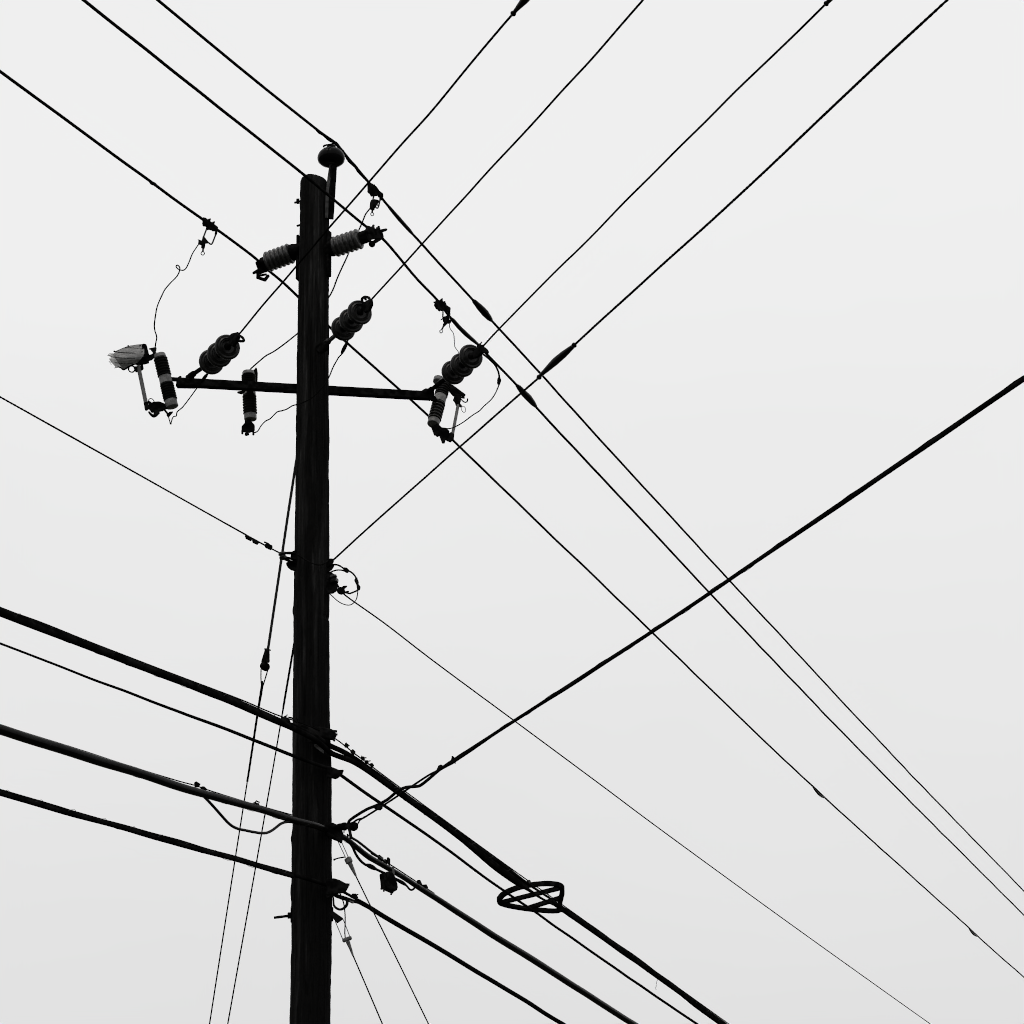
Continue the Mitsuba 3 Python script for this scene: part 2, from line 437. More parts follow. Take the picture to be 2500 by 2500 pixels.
part(kl, 'clamp', join(blob([(-0.4143,0.138,9.8735),(-0.3974,0.1742,9.899),(-0.363,0.248,9.9172),(-0.3483,0.2794,9.9032),(-0.3771,0.2177,9.8881),(-0.3995,0.1695,9.843)], .013), blob([(-0.41,0.1256,9.7971),(-0.3906,0.1673,9.8453),(-0.3567,0.2399,9.9065),(-0.3392,0.2775,9.899),(-0.3902,0.1682,9.809)], .011),
                       bar((-0.4121,0.0997,9.7672), (-0.3358,0.2634,9.8817), .02, .02), bar((-0.4118,0.1004,9.7377), (-0.3549,0.2224,9.7768), .02, .02),
                       bar((-0.4094,0.1054,9.7802), (-0.4103,0.1035,9.736), .02, .018), bar((-0.3606,0.2102,9.7706), (-0.3353,0.2645,9.8352), .02, .02), bar((-0.4012,0.1446,9.7735), (-0.3501,0.254,9.8398), .012, .016),
                       tube([(-0.3984,0.1291,9.8091),(-0.4235,0.0752,9.768),(-0.4374,0.0455,9.7443)], [.016, .012, .0095])), 'steel_dark')
part(kl, 'bolt', bolt((-0.3715,0.2182,9.922), (.1, 0, 1), .03, .009), 'steel_galvanized')
part(kl, 'bolt', bolt((-0.3543,0.2551,9.9378), (.2, 0, 1), .03, .0095), 'steel_dark')

# ------------------------------------------------------------------ crossarm
arm = thing('crossarm', 'dark horizontal bar crossing the pole below the hanging insulators', 'crossarm')
ca, cb = V((-0.9478,-0.03,8.8352)), V((0.8528,0.345,8.9147))
part(arm, 'beam', bar(ca, cb, .05, .058, bevel=.004), 'steel_dark', False)
part(arm, 'end_bracket', bar((-0.9587,-0.035,8.8249), (-0.8304,-0.015,8.8321), .066, .05, bevel=.004), 'steel_dark', False)
part(arm, 'end_bracket', bar((0.8254,0.33,8.924), (0.8648,0.345,8.9246), .075, .078, bevel=.01), 'steel_dark', False)
part(arm, 'pole_band', bar((-0.1206,0.13,8.8538), (0.1107,0.155,8.8545), .05, .066, bevel=.004), 'steel_dark', False)
part(arm, 'bolt', blob([(-0.5324,0.07,8.8066),(-0.5091,0.07,8.8005),(-0.4919,0.07,8.8134)], .008), 'steel_dark')
part(arm, 'lug', blob([(-0.8918,-0.02,8.8833),(-0.8777,-0.02,8.893),(-0.8543,-0.02,8.8773),(-0.8655,-0.02,8.8645)], .012), 'steel_dark')
part(arm, 'lug', blob([(0.7962,0.34,8.9478),(0.8173,0.34,8.9611),(0.8441,0.34,8.9548),(0.8528,0.34,8.9353)], .012), 'steel_dark')

# ------------------------------------------------------------------ strings of three discs that dead-end the tap line
DISC = [(0, .02), (.004, .034), (.002, .045), (-.008, .048), (-.003, .056), (-.012, .060), (-.004, .069), (-.006, .080), (.0, .0865), (.010, .089), (.020, .0865), (.032, .078),
        (.046, .062), (.056, .046), (.060, .034)]
CAP = [(.05, .034), (.062, .036), (.085, .033), (.098, .026), (.104, .0)]


def string(label, root, discs, tip, grp):
    """root: where the link is fixed; discs: the three disc centres from the arm outwards; tip: the clamp."""
    k = thing('strain_insulator', label, 'insulator', grp)
    root, tip = V(root), V(tip)
    D = [V(q) for q in discs]
    part(k, 'link', join(tube([root, root + (D[0] - root) * .5, D[0]], .0155, 10), blob([root, root + (D[0] - root) * .12], .022)), 'steel_galvanized' if 'beside' in label else 'steel_dark')
    for i, c in enumerate(D):
        nxt = D[i + 1] if i + 1 < len(D) else tip
        prv = D[i - 1] if i else root
        d = unit(nxt - prv)
        dk = part(k, 'disc', lathe(DISC, c + d * .01, c - d, 60), 'porcelain_disc', 50)
        part(dk, 'cap', lathe(CAP, c + d * .01, c - d, 28), 'steel_dark', 40)
        part(dk, 'pin', lathe([(-.06, .012), (-.02, .012), (.0, .026), (.012, .03)], c + d * .01, c - d, 18), 'steel_dark', 40)
    return k


SG = 'three-disc strings holding the tap line wires'
s1 = string('string of three dark discs above the left end of the crossarm', (-0.8632,-0.0735,8.8687), [(-0.7016,-0.5176,8.7712),(-0.641,-0.6841,8.7485),(-0.5816,-0.8473,8.7293)], (-0.5308,-0.9868,8.7203), SG)
s2 = string('string of three dark discs right beside the pole', (0.0874,-0.1403,9.1007), [(0.205,-0.4633,9.0613),(0.2582,-0.6095,9.053),(0.3132,-0.7608,9.0428)], (0.3582,-0.8844,9.0388), SG)
s3 = string('string of three dark discs above the right end of the crossarm', (0.8339,0.3192,8.9356), [(0.9902,-0.1102,8.8959),(1.0441,-0.2583,8.8857),(1.0974,-0.4046,8.885)], (1.1493,-0.5474,8.8581), SG)
part(s1, 'clamp', join(blob([(-0.5607,-0.9047,8.7315),(-0.5434,-0.9524,8.7578),(-0.5075,-1.0509,8.7325),(-0.4981,-1.0766,8.6992),(-0.5095,-1.0453,8.6807),(-0.5331,-0.9806,8.6808)], .012), blob([(-0.5645,-0.8944,8.7729),(-0.5466,-0.9434,8.7742),(-0.5165,-1.0263,8.7411)], .012), blob([(-0.5165,-1.0261,8.7442),(-0.5106,-1.0423,8.7441)], .006)), 'steel_dark')
part(s1, 'eye', tube([(-0.4982,-1.0763,8.7053),(-0.4833,-1.1174,8.6829),(-0.4652,-1.1671,8.6415),(-0.4605,-1.18,8.6205),(-0.4708,-1.1517,8.6307),(-0.4946,-1.0863,8.6645),(-0.5008,-1.0693,8.6845)], .0085), 'steel_dark')
part(s2, 'clamp', join(blob([(0.3345,-0.8192,9.0488),(0.3425,-0.8411,9.0692),(0.3661,-0.9061,9.053),(0.387,-0.9634,9.0343),(0.3895,-0.9703,9.0001),(0.3764,-0.9343,8.9805),(0.3528,-0.8696,8.9995)], .012), blob([(0.3478,-0.8559,9.1025),(0.3531,-0.8703,9.0892)], .008)), 'steel_dark')
part(s2, 'eye', tube([(0.3792,-0.9419,9.0325),(0.3766,-0.935,9.0637),(0.361,-0.892,9.0957),(0.34,-0.8342,9.1225),(0.3294,-0.8051,9.1243),(0.3293,-0.805,9.1056),(0.3399,-0.8339,9.079)], .0095), 'steel_dark')
part(s3, 'clamp', join(blob([(1.1225,-0.4736,8.8484),(1.1158,-0.4552,8.8883),(1.1378,-0.5156,8.8917),(1.1665,-0.5945,8.8738),(1.1708,-0.6065,8.8463),(1.1513,-0.5528,8.8306)], .012), blob([(1.1664,-0.5942,8.8676),(1.1872,-0.6513,8.8192),(1.1939,-0.6698,8.795),(1.1729,-0.6122,8.828)], .011), blob([(1.1381,-0.5166,8.9133),(1.1526,-0.5563,8.9073),(1.1617,-0.5814,8.8768),(1.1474,-0.5422,8.8888)], .007),
                        blob([(1.1503,-0.5499,8.9135),(1.1623,-0.583,8.9105)], .004)), 'steel_dark')
part(s2, 'pole_eye', blob([(0.0896,-0.2514,9.0482),(0.0555,-0.1575,9.0794),(0.0268,-0.0786,9.0905),(0.0557,-0.158,9.0279),(0.0898,-0.2517,9.0098)], .018), 'steel_dark')

# ------------------------------------------------------------------ fuse cutouts


def porcelain(k, a, b, r, sheds, band, ends=(.03, .03)):
    """Barrel of a cutout between a (top) and b: grey collars at the ends and in the middle, dark sheds between."""
    a, b = V(a), V(b)
    L = np.linalg.norm(b - a)
    m0, m1 = band
    part(k, 'collar', lathe([(0, r * .55), (.004, r * .86), (.012, r * .93), (ends[0], r * .95), (ends[0] + .003, r * .8)], a, b, 40), 'porcelain_band', 40)
    part(k, 'collar', lathe([(m0 * L - .003, r * .8), (m0 * L, r * .97), (m1 * L, r), (m1 * L + .003, r * .8)], a, b, 40), 'porcelain_band', 40)
    part(k, 'collar', lathe([(L - ends[1] - .003, r * .8), (L - ends[1], r * .95), (L - .004, r * .97), (L, r * .92), (L + .001, 0)], a, b, 40), 'porcelain_band', 40)
    for s0, s1_ in ((ends[0], m0 * L), (m1 * L, L - ends[1])):
        w = (s1_ - s0) / sheds
        pr = [(s0, r * .8)]
        for q in range(sheds):
            for u, f in ((.0, .84), (.18, .9), (.34, 1.02), (.52, 1.09), (.68, 1.07), (.80, .98), (.92, .86)):
                pr.append((s0 + (q + u) * w, r * f))
        pr.append((s1_, r * .8))
        part(k, 'sheds', lathe(pr, a, b, 48), 'porcelain_brown', 50)


c1 = thing('fuse_cutout', 'ribbed fuse cutout with pale tube hanging off the left end of the crossarm', 'fuse cutout', 'fuse cutouts on the crossarm')
porcelain(c1, (-1.091,-0.04,9.0506), (-0.9897,-0.04,8.6406), .0455, 7, (.43, .56), (.032, .052))
part(c1, 'bracket', join(bar((-1.026,-0.03,8.8614), (-0.9368,-0.03,8.856), .03, .022), blob([(-0.957,-0.03,8.8621),(-0.9401,-0.03,8.875),(-0.939,-0.03,8.8306),(-0.9586,-0.03,8.8081)], .01)), 'steel_dark')
part(c1, 'fuse_tube', tube([(-1.2356,-0.05,8.9518),(-1.1741,-0.05,8.6675)], .0142, 16), 'fuse_fibre')
part(c1, 'upper_contact', join(blob([(-1.2644,-0.05,8.9992),(-1.2159,-0.05,9.0126),(-1.1732,-0.05,9.0258),(-1.1689,-0.05,8.978),(-1.2173,-0.05,8.9647),(-1.2576,-0.05,8.9674)], .008), blob([(-1.2016,-0.05,9.0127),(-1.1446,-0.05,9.0326),(-1.1299,-0.05,9.0199),(-1.1495,-0.05,9.0037),(-1.195,-0.05,8.9873)], .009), blob([(-1.2736,-0.05,9.0183),(-1.2362,-0.05,9.0187),(-1.2531,-0.05,9.0058)], .006),
                               blob([(-1.2809,-0.05,8.9767),(-1.258,-0.05,8.9802)], .006), blob([(-1.1588,-0.05,9.026),(-1.136,-0.05,9.0327),(-1.1164,-0.05,9.0521),(-1.1216,-0.05,9.0328)], .007), blob([(-1.2115,-0.05,8.9616),(-1.2048,-0.05,8.9298),(-1.216,-0.05,8.9202)], .008), blob([(-1.2596,-0.05,8.9388),(-1.2473,-0.05,8.9103),(-1.2335,-0.05,8.9295)], .009)), 'steel_dark')
part(c1, 'terminal', join(blob([(-1.1311,-0.04,9.0438),(-1.1262,-0.04,9.0726),(-1.1182,-0.04,9.0952),(-1.1205,-0.04,9.0759)], .007), blob([(-1.1612,-0.04,9.0883),(-1.1409,-0.04,9.0853),(-1.1211,-0.04,9.0983)], .005), blob([(-1.1286,-0.04,9.0566),(-1.1465,-0.04,9.0788),(-1.1236,-0.04,9.0855)], .005)), 'steel_dark')
part(c1, 'pull_ring', torus((-1.2799,-0.06,8.9212), (.2, -1, -.2), .0225, .0045, up=(0, 0, 1)), 'steel_dark')
part(c1, 'lower_contact', join(blob([(-1.1798,-0.05,8.6643),(-1.1657,-0.05,8.6707),(-1.1586,-0.05,8.6236),(-1.1697,-0.05,8.6141)], .009), blob([(-1.1566,-0.045,8.6415),(-1.1202,-0.045,8.6671),(-1.0831,-0.045,8.6706),(-1.0455,-0.045,8.6552),(-1.0306,-0.045,8.6302),(-1.0587,-0.045,8.6142),(-1.0984,-0.045,8.6044),(-1.1269,-0.045,8.601)], .009),
                               blob([(-1.1515,-0.05,8.674),(-1.1311,-0.05,8.6584),(-1.1389,-0.05,8.6332)], .007), blob([(-1.1039,-0.05,8.6053),(-1.1142,-0.05,8.5675),(-1.0836,-0.05,8.596)], .008), tube([(-1.1522,-0.05,8.5985),(-1.1374,-0.05,8.5798),(-1.1141,-0.05,8.5644),(-1.0807,-0.05,8.5929)], [.006, .009, .012, .01]),
                               blob([(-1.0449,-0.04,8.6197),(-1.0301,-0.04,8.6009),(-1.0153,-0.04,8.5822)], .007), blob([(-1.0238,-0.04,8.579),(-1.0072,-0.04,8.598),(-0.9872,-0.04,8.6013),(-1.0096,-0.04,8.5823),(-1.0148,-0.04,8.5634)], .0045)), 'steel_dark')
part(c1, 'hinge_spring', tube([(-1.1564,-0.06,8.6664),(-1.1541,-0.06,8.6853),(-1.1429,-0.06,8.6948),(-1.1256,-0.06,8.6887),(-1.1136,-0.06,8.6668)], .003, 6), 'steel_dark')

gd = thing('wildlife_guard', 'pale ribbed plastic cover fanned over the top contact of the left fuse cutout', 'wildlife guard')
rowsL = [V(q) for q in [(-1.3401,0.03,9.1287),(-1.3962,-0.01,9.0788),(-1.4168,-0.03,9.0499),(-1.4053,-0.055,9.0176),(-1.3927,-0.06,8.9963),(-1.3793,-0.04,8.9803),(-1.3667,-0.01,8.972),(-1.3452,0.02,8.9541)]]
rowsM = [V(q) for q in [(-1.2815,0.05,9.1565),(-1.3031,-0.03,9.0913),(-1.3162,-0.07,9.0468),(-1.3208,-0.11,9.0057),(-1.3251,-0.12,8.9819),(-1.328,-0.11,8.9643),(-1.3267,-0.08,8.9496),(-1.3153,0,8.9612)]]
rowsR = [V(q) for q in [(-1.2123,0.05,9.167),(-1.2026,-0.03,9.1021),(-1.1953,-0.08,9.0563),(-1.1916,-0.12,9.0152),(-1.1988,-0.13,8.9882),(-1.216,-0.12,8.9704),(-1.2376,-0.09,8.9587),(-1.2843,0,8.9807)]]


def shell(a, m, b, thick):
    """Curved sheet lofted through three rib profiles, with real thickness."""
    A, M_, B_ = V(a), V(m), V(b)
    n = 36
    f = lambda q: np.stack([np.interp(np.linspace(0, 1, n), np.linspace(0, 1, len(q)), q[:, k]) for k in range(3)], 1)
    A, M_, B_ = f(A), f(M_), f(B_)
    u = np.linspace(0, 1, 24)
    grid = np.stack([(1 - t) * (1 - 2 * t) * A + 4 * t * (1 - t) * M_ + t * (2 * t - 1) * B_ for t in u])
    c = grid.reshape(-1, 3).mean(0) + V(0, .25, .05)
    dirs = grid - c
    dirs /= np.linalg.norm(dirs, axis=-1, keepdims=True)
    top, bot = grid + dirs * thick / 2, grid - dirs * thick / 2
    v = np.vstack([top.reshape(-1, 3), bot.reshape(-1, 3)])
    m_, k_ = grid.shape[:2]
    i, j = np.meshgrid(np.arange(m_ - 1), np.arange(k_ - 1), indexing='ij')
    q = (i * k_ + j).ravel()
    s1q = np.stack([q, q + k_, q + k_ + 1, q + 1], 1)
    off = m_ * k_
    s2q = s1q[:, ::-1] + off
    edge = list(range(k_ - 1)) + []
    loop = [j for j in range(k_)] + [i * k_ + k_ - 1 for i in range(1, m_)] + [(m_ - 1) * k_ + j for j in range(k_ - 2, -1, -1)] + [i * k_ for i in range(m_ - 2, 0, -1)]
    loop = np.array(loop)
    nx = np.roll(loop, -1)
    side = np.stack([loop, nx, nx + off, loop + off], 1)
    return trimesh.Trimesh(v, np.vstack([np.vstack([z[:, [0, 1, 2]], z[:, [0, 2, 3]]]) for z in (s1q, s2q, side)]), process=False)


cover = shell(rowsL, rowsM, rowsR, .005)
part(gd, 'cover', cover, 'guard_plastic', True)
part(gd, 'skirt', shell([V(q) for q in [(-1.4308,0.03,9.0794),(-1.4554,0.02,9.0616),(-1.4319,0.02,9.0491),(-1.4479,0.01,9.0315),(-1.4335,0.02,9.0107),(-1.4044,0.03,8.982),(-1.379,0.04,8.9757)]], [V(q) for q in [(-1.4156,0.02,9.0781),(-1.4307,0,9.0558),(-1.4149,-0.01,9.0353),(-1.4221,-0.02,9.0146),(-1.4077,-0.01,8.9938),(-1.3856,0.01,8.9778),(-1.3637,0.03,8.9681)]], [V(q) for q in [(-1.3993,0.03,9.0862),(-1.3921,0.02,9.0656),(-1.3841,0,9.0403),(-1.377,-0.01,9.0198),(-1.3626,0,8.999),(-1.3492,0.02,8.986),(-1.3406,0.03,8.9683)]], .004), 'guard_pale', True)
for rib in [(-1.3365,0.02,9.1273),(-1.2716,-0.03,9.0981),(-1.2033,-0.055,9.0823)], [(-1.401,-0.02,9.0724),(-1.3288,-0.09,9.0341),(-1.2548,-0.118,9.0186)], [(-1.4273,-0.065,9.0127),(-1.3384,-0.13,8.9739),(-1.2517,-0.14,8.9639)], [(-1.4018,-0.045,8.9777),(-1.3395,-0.1,8.9434),(-1.2672,-0.11,8.9396)]:
    part(gd, 'rib', tube(rib, .0025, 6), 'steel_dark')
part(gd, 'edge_rib', tube([(-1.4072,-0.015,9.0747),(-1.3734,0.02,9.1091),(-1.3373,0.03,9.132),(-1.3066,0.04,9.1467),(-1.2556,0.05,9.1617),(-1.2181,0.05,9.167)], .003, 6), 'steel_dark')
part(gd, 'edge_rib', tube([(-1.4014,0,8.957),(-1.3758,0,8.9637),(-1.3583,0,8.9559),(-1.3435,0,8.9433),(-1.3108,-0.02,8.952),(-1.2811,-0.04,8.9622),(-1.2577,-0.05,8.9706)], [.002, .004, .005, .0055, .006, .007, .008], 8), 'steel_dark')
part(gd, 'frame', blob([(-1.2066,-0.04,9.1134),(-1.2025,-0.04,9.1198),(-1.1909,-0.04,9.1168),(-1.1714,-0.04,9.0433),(-1.1971,-0.04,9.0366)], .009), 'steel_dark')
for q in [(-1.4366,0,9.0589),(-1.4536,0,9.0507),(-1.4594,0,9.0523)], [(-1.4195,0,9.0655),(-1.4454,0,9.0652),(-1.4523,0,9.0555)], [(-1.4288,0,9.0014),(-1.4403,0,9.0013),(-1.4463,0,9.0076)], [(-1.4359,0.02,8.9978),(-1.4282,0,8.9839)], [(-1.4009,0.02,8.9822),(-1.4033,0.02,8.9694),(-1.406,0.02,8.963)]:
    part(gd, 'frayed_strand', tube(q, .0022, 5), 'guard_plastic')
for q in [(-1.3174,0.03,9.1441),(-1.2313,0,9.1335),(-1.2078,-0.1,9.0356),(-1.4098,-0.02,9.0761),(-1.3982,-0.02,9.0724)]:
    part(gd, 'rivet', blob([q], .006), 'steel_dark')

c2 = thing('fuse_cutout', 'ribbed fuse cutout behind the crossarm just left of the pole', 'fuse cutout', 'fuse cutouts on the crossarm')
porcelain(c2, (-0.469,0.2,9.0336), (-0.4475,0.2,8.6543), .0465, 7, (.34, .50), (.028, .040))
part(c2, 'bracket', blob([(-0.4648,0.14,8.8387),(-0.4415,0.14,8.839),(-0.4442,0.14,8.8197),(-0.4588,0.14,8.8228)], .014), 'steel_dark')
part(c2, 'terminal', join(bar((-0.4982,0.2,9.0284), (-0.4512,0.2,9.024), .02, .012), blob([(-0.4543,0.2,9.0337),(-0.4559,0.2,9.0434)], .006)), 'steel_dark')
part(c2, 'upper_contact', join(blob([(-0.4204,0.3,9.0931),(-0.4155,0.3,9.1013),(-0.4081,0.3,9.0606),(-0.4102,0.3,8.9955),(-0.4236,0.3,9.0018)], .006), blob([(-0.4286,0.28,9.0773),(-0.4326,0.28,9.0479),(-0.4261,0.28,8.9992)], .006)), 'steel_dark')
part(c2, 'lower_contact', join(blob([(-0.4636,0.2,8.6606),(-0.4519,0.2,8.6607),(-0.4543,0.2,8.6224),(-0.4688,0.2,8.6222)], .008), blob([(-0.4886,0.28,8.6504),(-0.4655,0.28,8.6666),(-0.4479,0.28,8.6667),(-0.4271,0.28,8.6413),(-0.4266,0.28,8.6061),(-0.4585,0.28,8.5931),(-0.5024,0.28,8.5991),(-0.5029,0.28,8.631)], .009),
                               blob([(-0.5068,0.28,8.599),(-0.5065,0.28,8.5799)], .0075), blob([(-0.4294,0.28,8.5965),(-0.4276,0.28,8.571)], .007), blob([(-0.476,0.28,8.5865),(-0.4787,0.28,8.5706),(-0.467,0.28,8.5738)], .01), blob([(-0.4817,0.26,8.7058),(-0.4809,0.26,8.6546)], .008)), 'steel_dark')

c3 = thing('fuse_cutout', 'ribbed fuse cutout with pale tube and pull ring at the right end of the crossarm', 'fuse cutout', 'fuse cutouts on the crossarm')
porcelain(c3, (0.9628,0.46,9.0892), (0.8655,0.33,8.6841), .0455, 6, (.36, .51), (.02, .040))
part(c3, 'bracket', blob([(0.8563,0.3,8.8914),(0.8741,0.3,8.8818),(0.8828,0.3,8.8623),(0.859,0.3,8.8686)], .014), 'steel_dark')
part(c3, 'back_cap', lathe([(0, .03), (.006, .038), (.04, .038), (.045, .03)], (0.9243,0.52,9.1392), (0.9104,0.5,9.0803), 32), 'porcelain_band')
part(c3, 'fuse_tube', tube([(1.0552,0.42,8.8814),(1.006,0.34,8.6122)], .0115, 16), 'fuse_fibre')
part(c3, 'upper_contact', join(blob([(0.9834,0.46,9.0564),(0.992,0.46,9.0235),(1.0274,0.46,8.9777),(1.0575,0.46,8.9747)], .012), blob([(0.9932,0.47,9.0709),(1.0261,0.47,9.0481),(1.1064,0.47,8.983),(1.0971,0.47,8.9697)], .008), blob([(1.0382,0.44,8.9689),(1.0742,0.44,8.9626),(1.0674,0.44,8.9166),(1.0488,0.44,8.8837),(1.0346,0.44,8.9327)], .009), blob([(1.074,0.44,8.9495),(1.101,0.44,8.9448)], .006),
                               blob([(1.025,0.43,8.9281),(1.0311,0.43,8.9348)], .006), tube([(1.0249,0.43,8.9249),(1.0426,0.43,8.9021)], .009), tube([(1.0598,0.42,8.888),(1.0774,0.42,8.8653)], [.011, .01]), blob([(1.0448,0.42,8.8911),(1.0596,0.42,8.8749)], .012)), 'steel_dark')
part(c3, 'hook', tube([(1.0791,0.43,8.9287),(1.0938,0.43,8.9124),(1.1117,0.43,8.9051),(1.1239,0.43,8.916),(1.1258,0.43,8.9357)], .0045, 8), 'steel_dark')
part(c3, 'pull_ring', torus((1.0944,0.42,8.8448), (.25, -1, -.4), .0155, .0022, up=(-.35, 0, 1), stretch=1.45), 'steel_galvanized')
part(c3, 'lower_contact', join(blob([(0.8573,0.32,8.6603),(0.8901,0.32,8.6735),(0.9166,0.32,8.6544),(0.9128,0.32,8.5964),(0.8773,0.32,8.5993)], .008), blob([(0.9201,0.33,8.6555),(0.9586,0.33,8.6494),(0.9761,0.33,8.6302),(0.9665,0.33,8.5818),(0.9485,0.33,8.5688),(0.9193,0.33,8.6007)], .0065), blob([(0.9943,0.34,8.6185),(1.0091,0.34,8.6154),(1.0054,0.34,8.5735),(0.9874,0.34,8.5573),(0.9432,0.34,8.5794)], .009),
                               blob([(0.9099,0.32,8.6028),(0.9327,0.32,8.5354),(0.9416,0.32,8.5355),(0.948,0.32,8.5709)], .006), torus((0.895,0.32,8.5946), (0, -1, -.3), .009, .004)), 'steel_dark')

# ------------------------------------------------------------------ line wires
WG = 'line wires on the pole top'
m1 = thing('line_wire', 'thick wire running over the insulator on the very top of the pole', 'wire', WG)
W1L, W1R = [(-1.0058,-2.4571,10.4108),(-0.4743,-1.3174,10.5852),(0.004,-0.2917,10.7559),(0.0642,-0.1625,10.7791)], [(0.15,0.0196,10.8169),(0.228,0.1727,10.8052),(0.4268,0.5628,10.7731),(0.5592,0.8228,10.7455),(0.7821,1.2601,10.7113),(1.3166,2.3091,10.6676),(1.9093,3.4724,10.6212),(3.1505,5.9083,10.5119),(5.2473,10.0236,10.3589),(7.6269,14.6938,10.2064),(11.3598,22.0201,10.0497)]
part(m1, 'strand', tube(ext(W1L + W1R, 8, 14), .0098, 8, step=.1, wob=.0035), 'wire_metal', True)
part(m1, 'armor_rod', tube([(0.004,-0.2669,10.7703),(0.031,-0.2138,10.7726),(0.0643,-0.1486,10.7871),(0.11,-0.0589,10.7986),(0.15,0.0196,10.8169),(0.228,0.1727,10.8052),(0.2595,0.2345,10.792),(0.3072,0.3281,10.7932),(0.3296,0.3721,10.7832),(0.4268,0.5628,10.7731)], [.008, .0125, .011, .014, .011, .0115, .0145, .012, .0135, .0085], 8), 'wire_metal')
part(m1, 'armor_rod', tube([(0.5592,0.8228,10.7455),(0.5861,0.8756,10.7388),(0.6609,1.0222,10.7257),(0.7471,1.1916,10.7162),(0.7821,1.2601,10.7113)], [.0085, .013, .016, .0145, .0085], 10), 'cable_gloss')
part(m1, 'splice_sleeve', tube([(1.3166,2.3091,10.6676),(1.3321,2.3397,10.6678),(1.3829,2.4393,10.6645),(1.4302,2.5322,10.6611),(1.4698,2.6099,10.6537),(1.4918,2.653,10.6519)], [.012, .019, .028, .031, .024, .015], 20), 'cable_gloss')

m2 = thing('line_wire', 'thick wire crossing in front of the pole top to the right-hand post', 'wire', WG)
W2 = [(-1.3239,-3.8333,9.5046),(-0.4475,-1.9539,9.7777),(-0.0643,-1.1322,9.8945),(0.386,-0.1665,10.0161)] + [(0.4863,0.0284,10.0454),(0.7794,0.6038,9.989),(0.9573,0.9528,9.9748),(1.0375,1.1102,9.941),(1.2916,1.609,9.9423),(1.3852,1.7926,9.9291),(1.665,2.3419,9.9147),(1.8511,2.707,9.8831),(2.9986,4.9592,9.7752),(4.5922,8.0867,9.63),(6.648,12.1215,9.4861),(10.7974,20.2651,9.2882)]
part(m2, 'strand', tube(ext(W2, 8, 14), .0098, 8, step=.1, wob=.0035), 'wire_metal', True)
part(m2, 'armor_rod', tube([(1.0552,1.1449,9.937),(1.0765,1.1868,9.9365),(1.1265,1.285,9.9281),(1.1918,1.413,9.9265),(1.2469,1.5213,9.9324),(1.2953,1.6161,9.9386)], [.010, .0155, .0165, .0175, .016, .011], 12), 'cable_gloss')
part(m2, 'splice_sleeve', tube([(1.6649,2.3416,9.911),(1.6849,2.3809,9.9105),(1.729,2.4673,9.9017),(1.7777,2.5629,9.9005),(1.8225,2.6508,9.8916),(1.8491,2.7032,9.887)], [.013, .02, .027, .029, .023, .014], 20), 'cable_gloss')

m3 = thing('line_wire', 'thick wire held by the left-hand post and passing behind the pole', 'wire', WG)
W3 = [(-1.883,-3.0567,9.4987),(-1.0877,-1.3512,9.7019),(-0.9657,-1.0895,9.7308),(-0.7362,-0.5973,9.7962),(-0.4135,0.0947,9.878)] + [(-0.3559,0.2156,9.8739),(-0.2326,0.4577,9.8802),(-0.1211,0.6764,9.8718),(0.116,1.1419,9.85),(0.2685,1.4411,9.8436),(0.9353,2.7497,9.8299),(1.2228,3.314,9.7974),(2.9739,6.7508,9.6388),(5.5501,11.8069,9.4008),(6.1641,13.0118,9.3626),(6.354,13.3846,9.3465),(10.0382,20.6153,9.161),(10.2672,21.0646,9.1445),(11.8593,24.1893,9.0803)]
part(m3, 'strand', tube(ext(W3, 8, 14), .0098, 8, step=.1, wob=.0035), 'wire_metal', True)
part(m3, 'splice_sleeve', tube([(6.1472,12.9787,9.359),(6.1863,13.0555,9.3405),(6.2509,13.1822,9.3246),(6.3179,13.3137,9.3253),(6.37,13.416,9.339)], [.010, .0115, .0135, .0125, .010], 12), 'cable_gloss')
part(m3, 'splice_sleeve', tube([(10.0126,20.5651,9.1601),(10.0594,20.6569,9.138),(10.1336,20.8024,9.1233),(10.2256,20.983,9.1312),(10.28,21.0897,9.1432)], [.010, .012, .0145, .013, .010], 12), 'cable_gloss')
part(m3, 'tie', tube([(-1.1022,-1.3822,9.7015),(-1.0853,-1.3459,9.7002),(-1.0734,-1.3204,9.7084),(-1.0613,-1.2946,9.7135)], [.009, .013, .012, .009], 8), 'wire_metal')

# tap line wires, towards the right and over the street
TG = 'tap wires to the upper right'
t1 = thing('tap_wire', 'thin wire rising right from the discs over the left crossarm end', 'wire', TG)
part(t1, 'strand', tube(ext([(-0.5014,-1.0677,8.7185),(-0.2777,-1.6822,8.7054),(0.315,-3.3108,8.6424),(0.7318,-4.4559,8.5937),(0.8822,-4.8691,8.5883),(1.0103,-5.2212,8.5758),(1.0754,-5.3999,8.5664)], 0, 9), .006, 8, step=.1, wob=.004), 'wire_metal', True)
part(t1, 'line_guard', tube([(1.0068,-5.2115,8.5746),(1.0121,-5.2259,8.5753),(1.0173,-5.2402,8.5748),(1.0277,-5.2687,8.5749),(1.0619,-5.3628,8.5708),(1.109,-5.4923,8.5647),(1.1356,-5.5653,8.5629),(1.1422,-5.5833,8.5607)], [.0085, .016, .010, .012, .021, .022, .014, .008], 14), 'cable_gloss')
t2 = thing('tap_wire', 'thin wire rising right from the discs beside the pole', 'wire', TG)
part(t2, 'strand', tube(ext([(0.3818,-0.9492,9.0413),(0.5249,-1.3423,9.0368),(1.0748,-2.8532,9.0078),(1.4766,-3.9571,8.9895),(1.7627,-4.7432,8.9908)], 0, 9), .006, 8, step=.1, wob=.004), 'wire_metal', True)
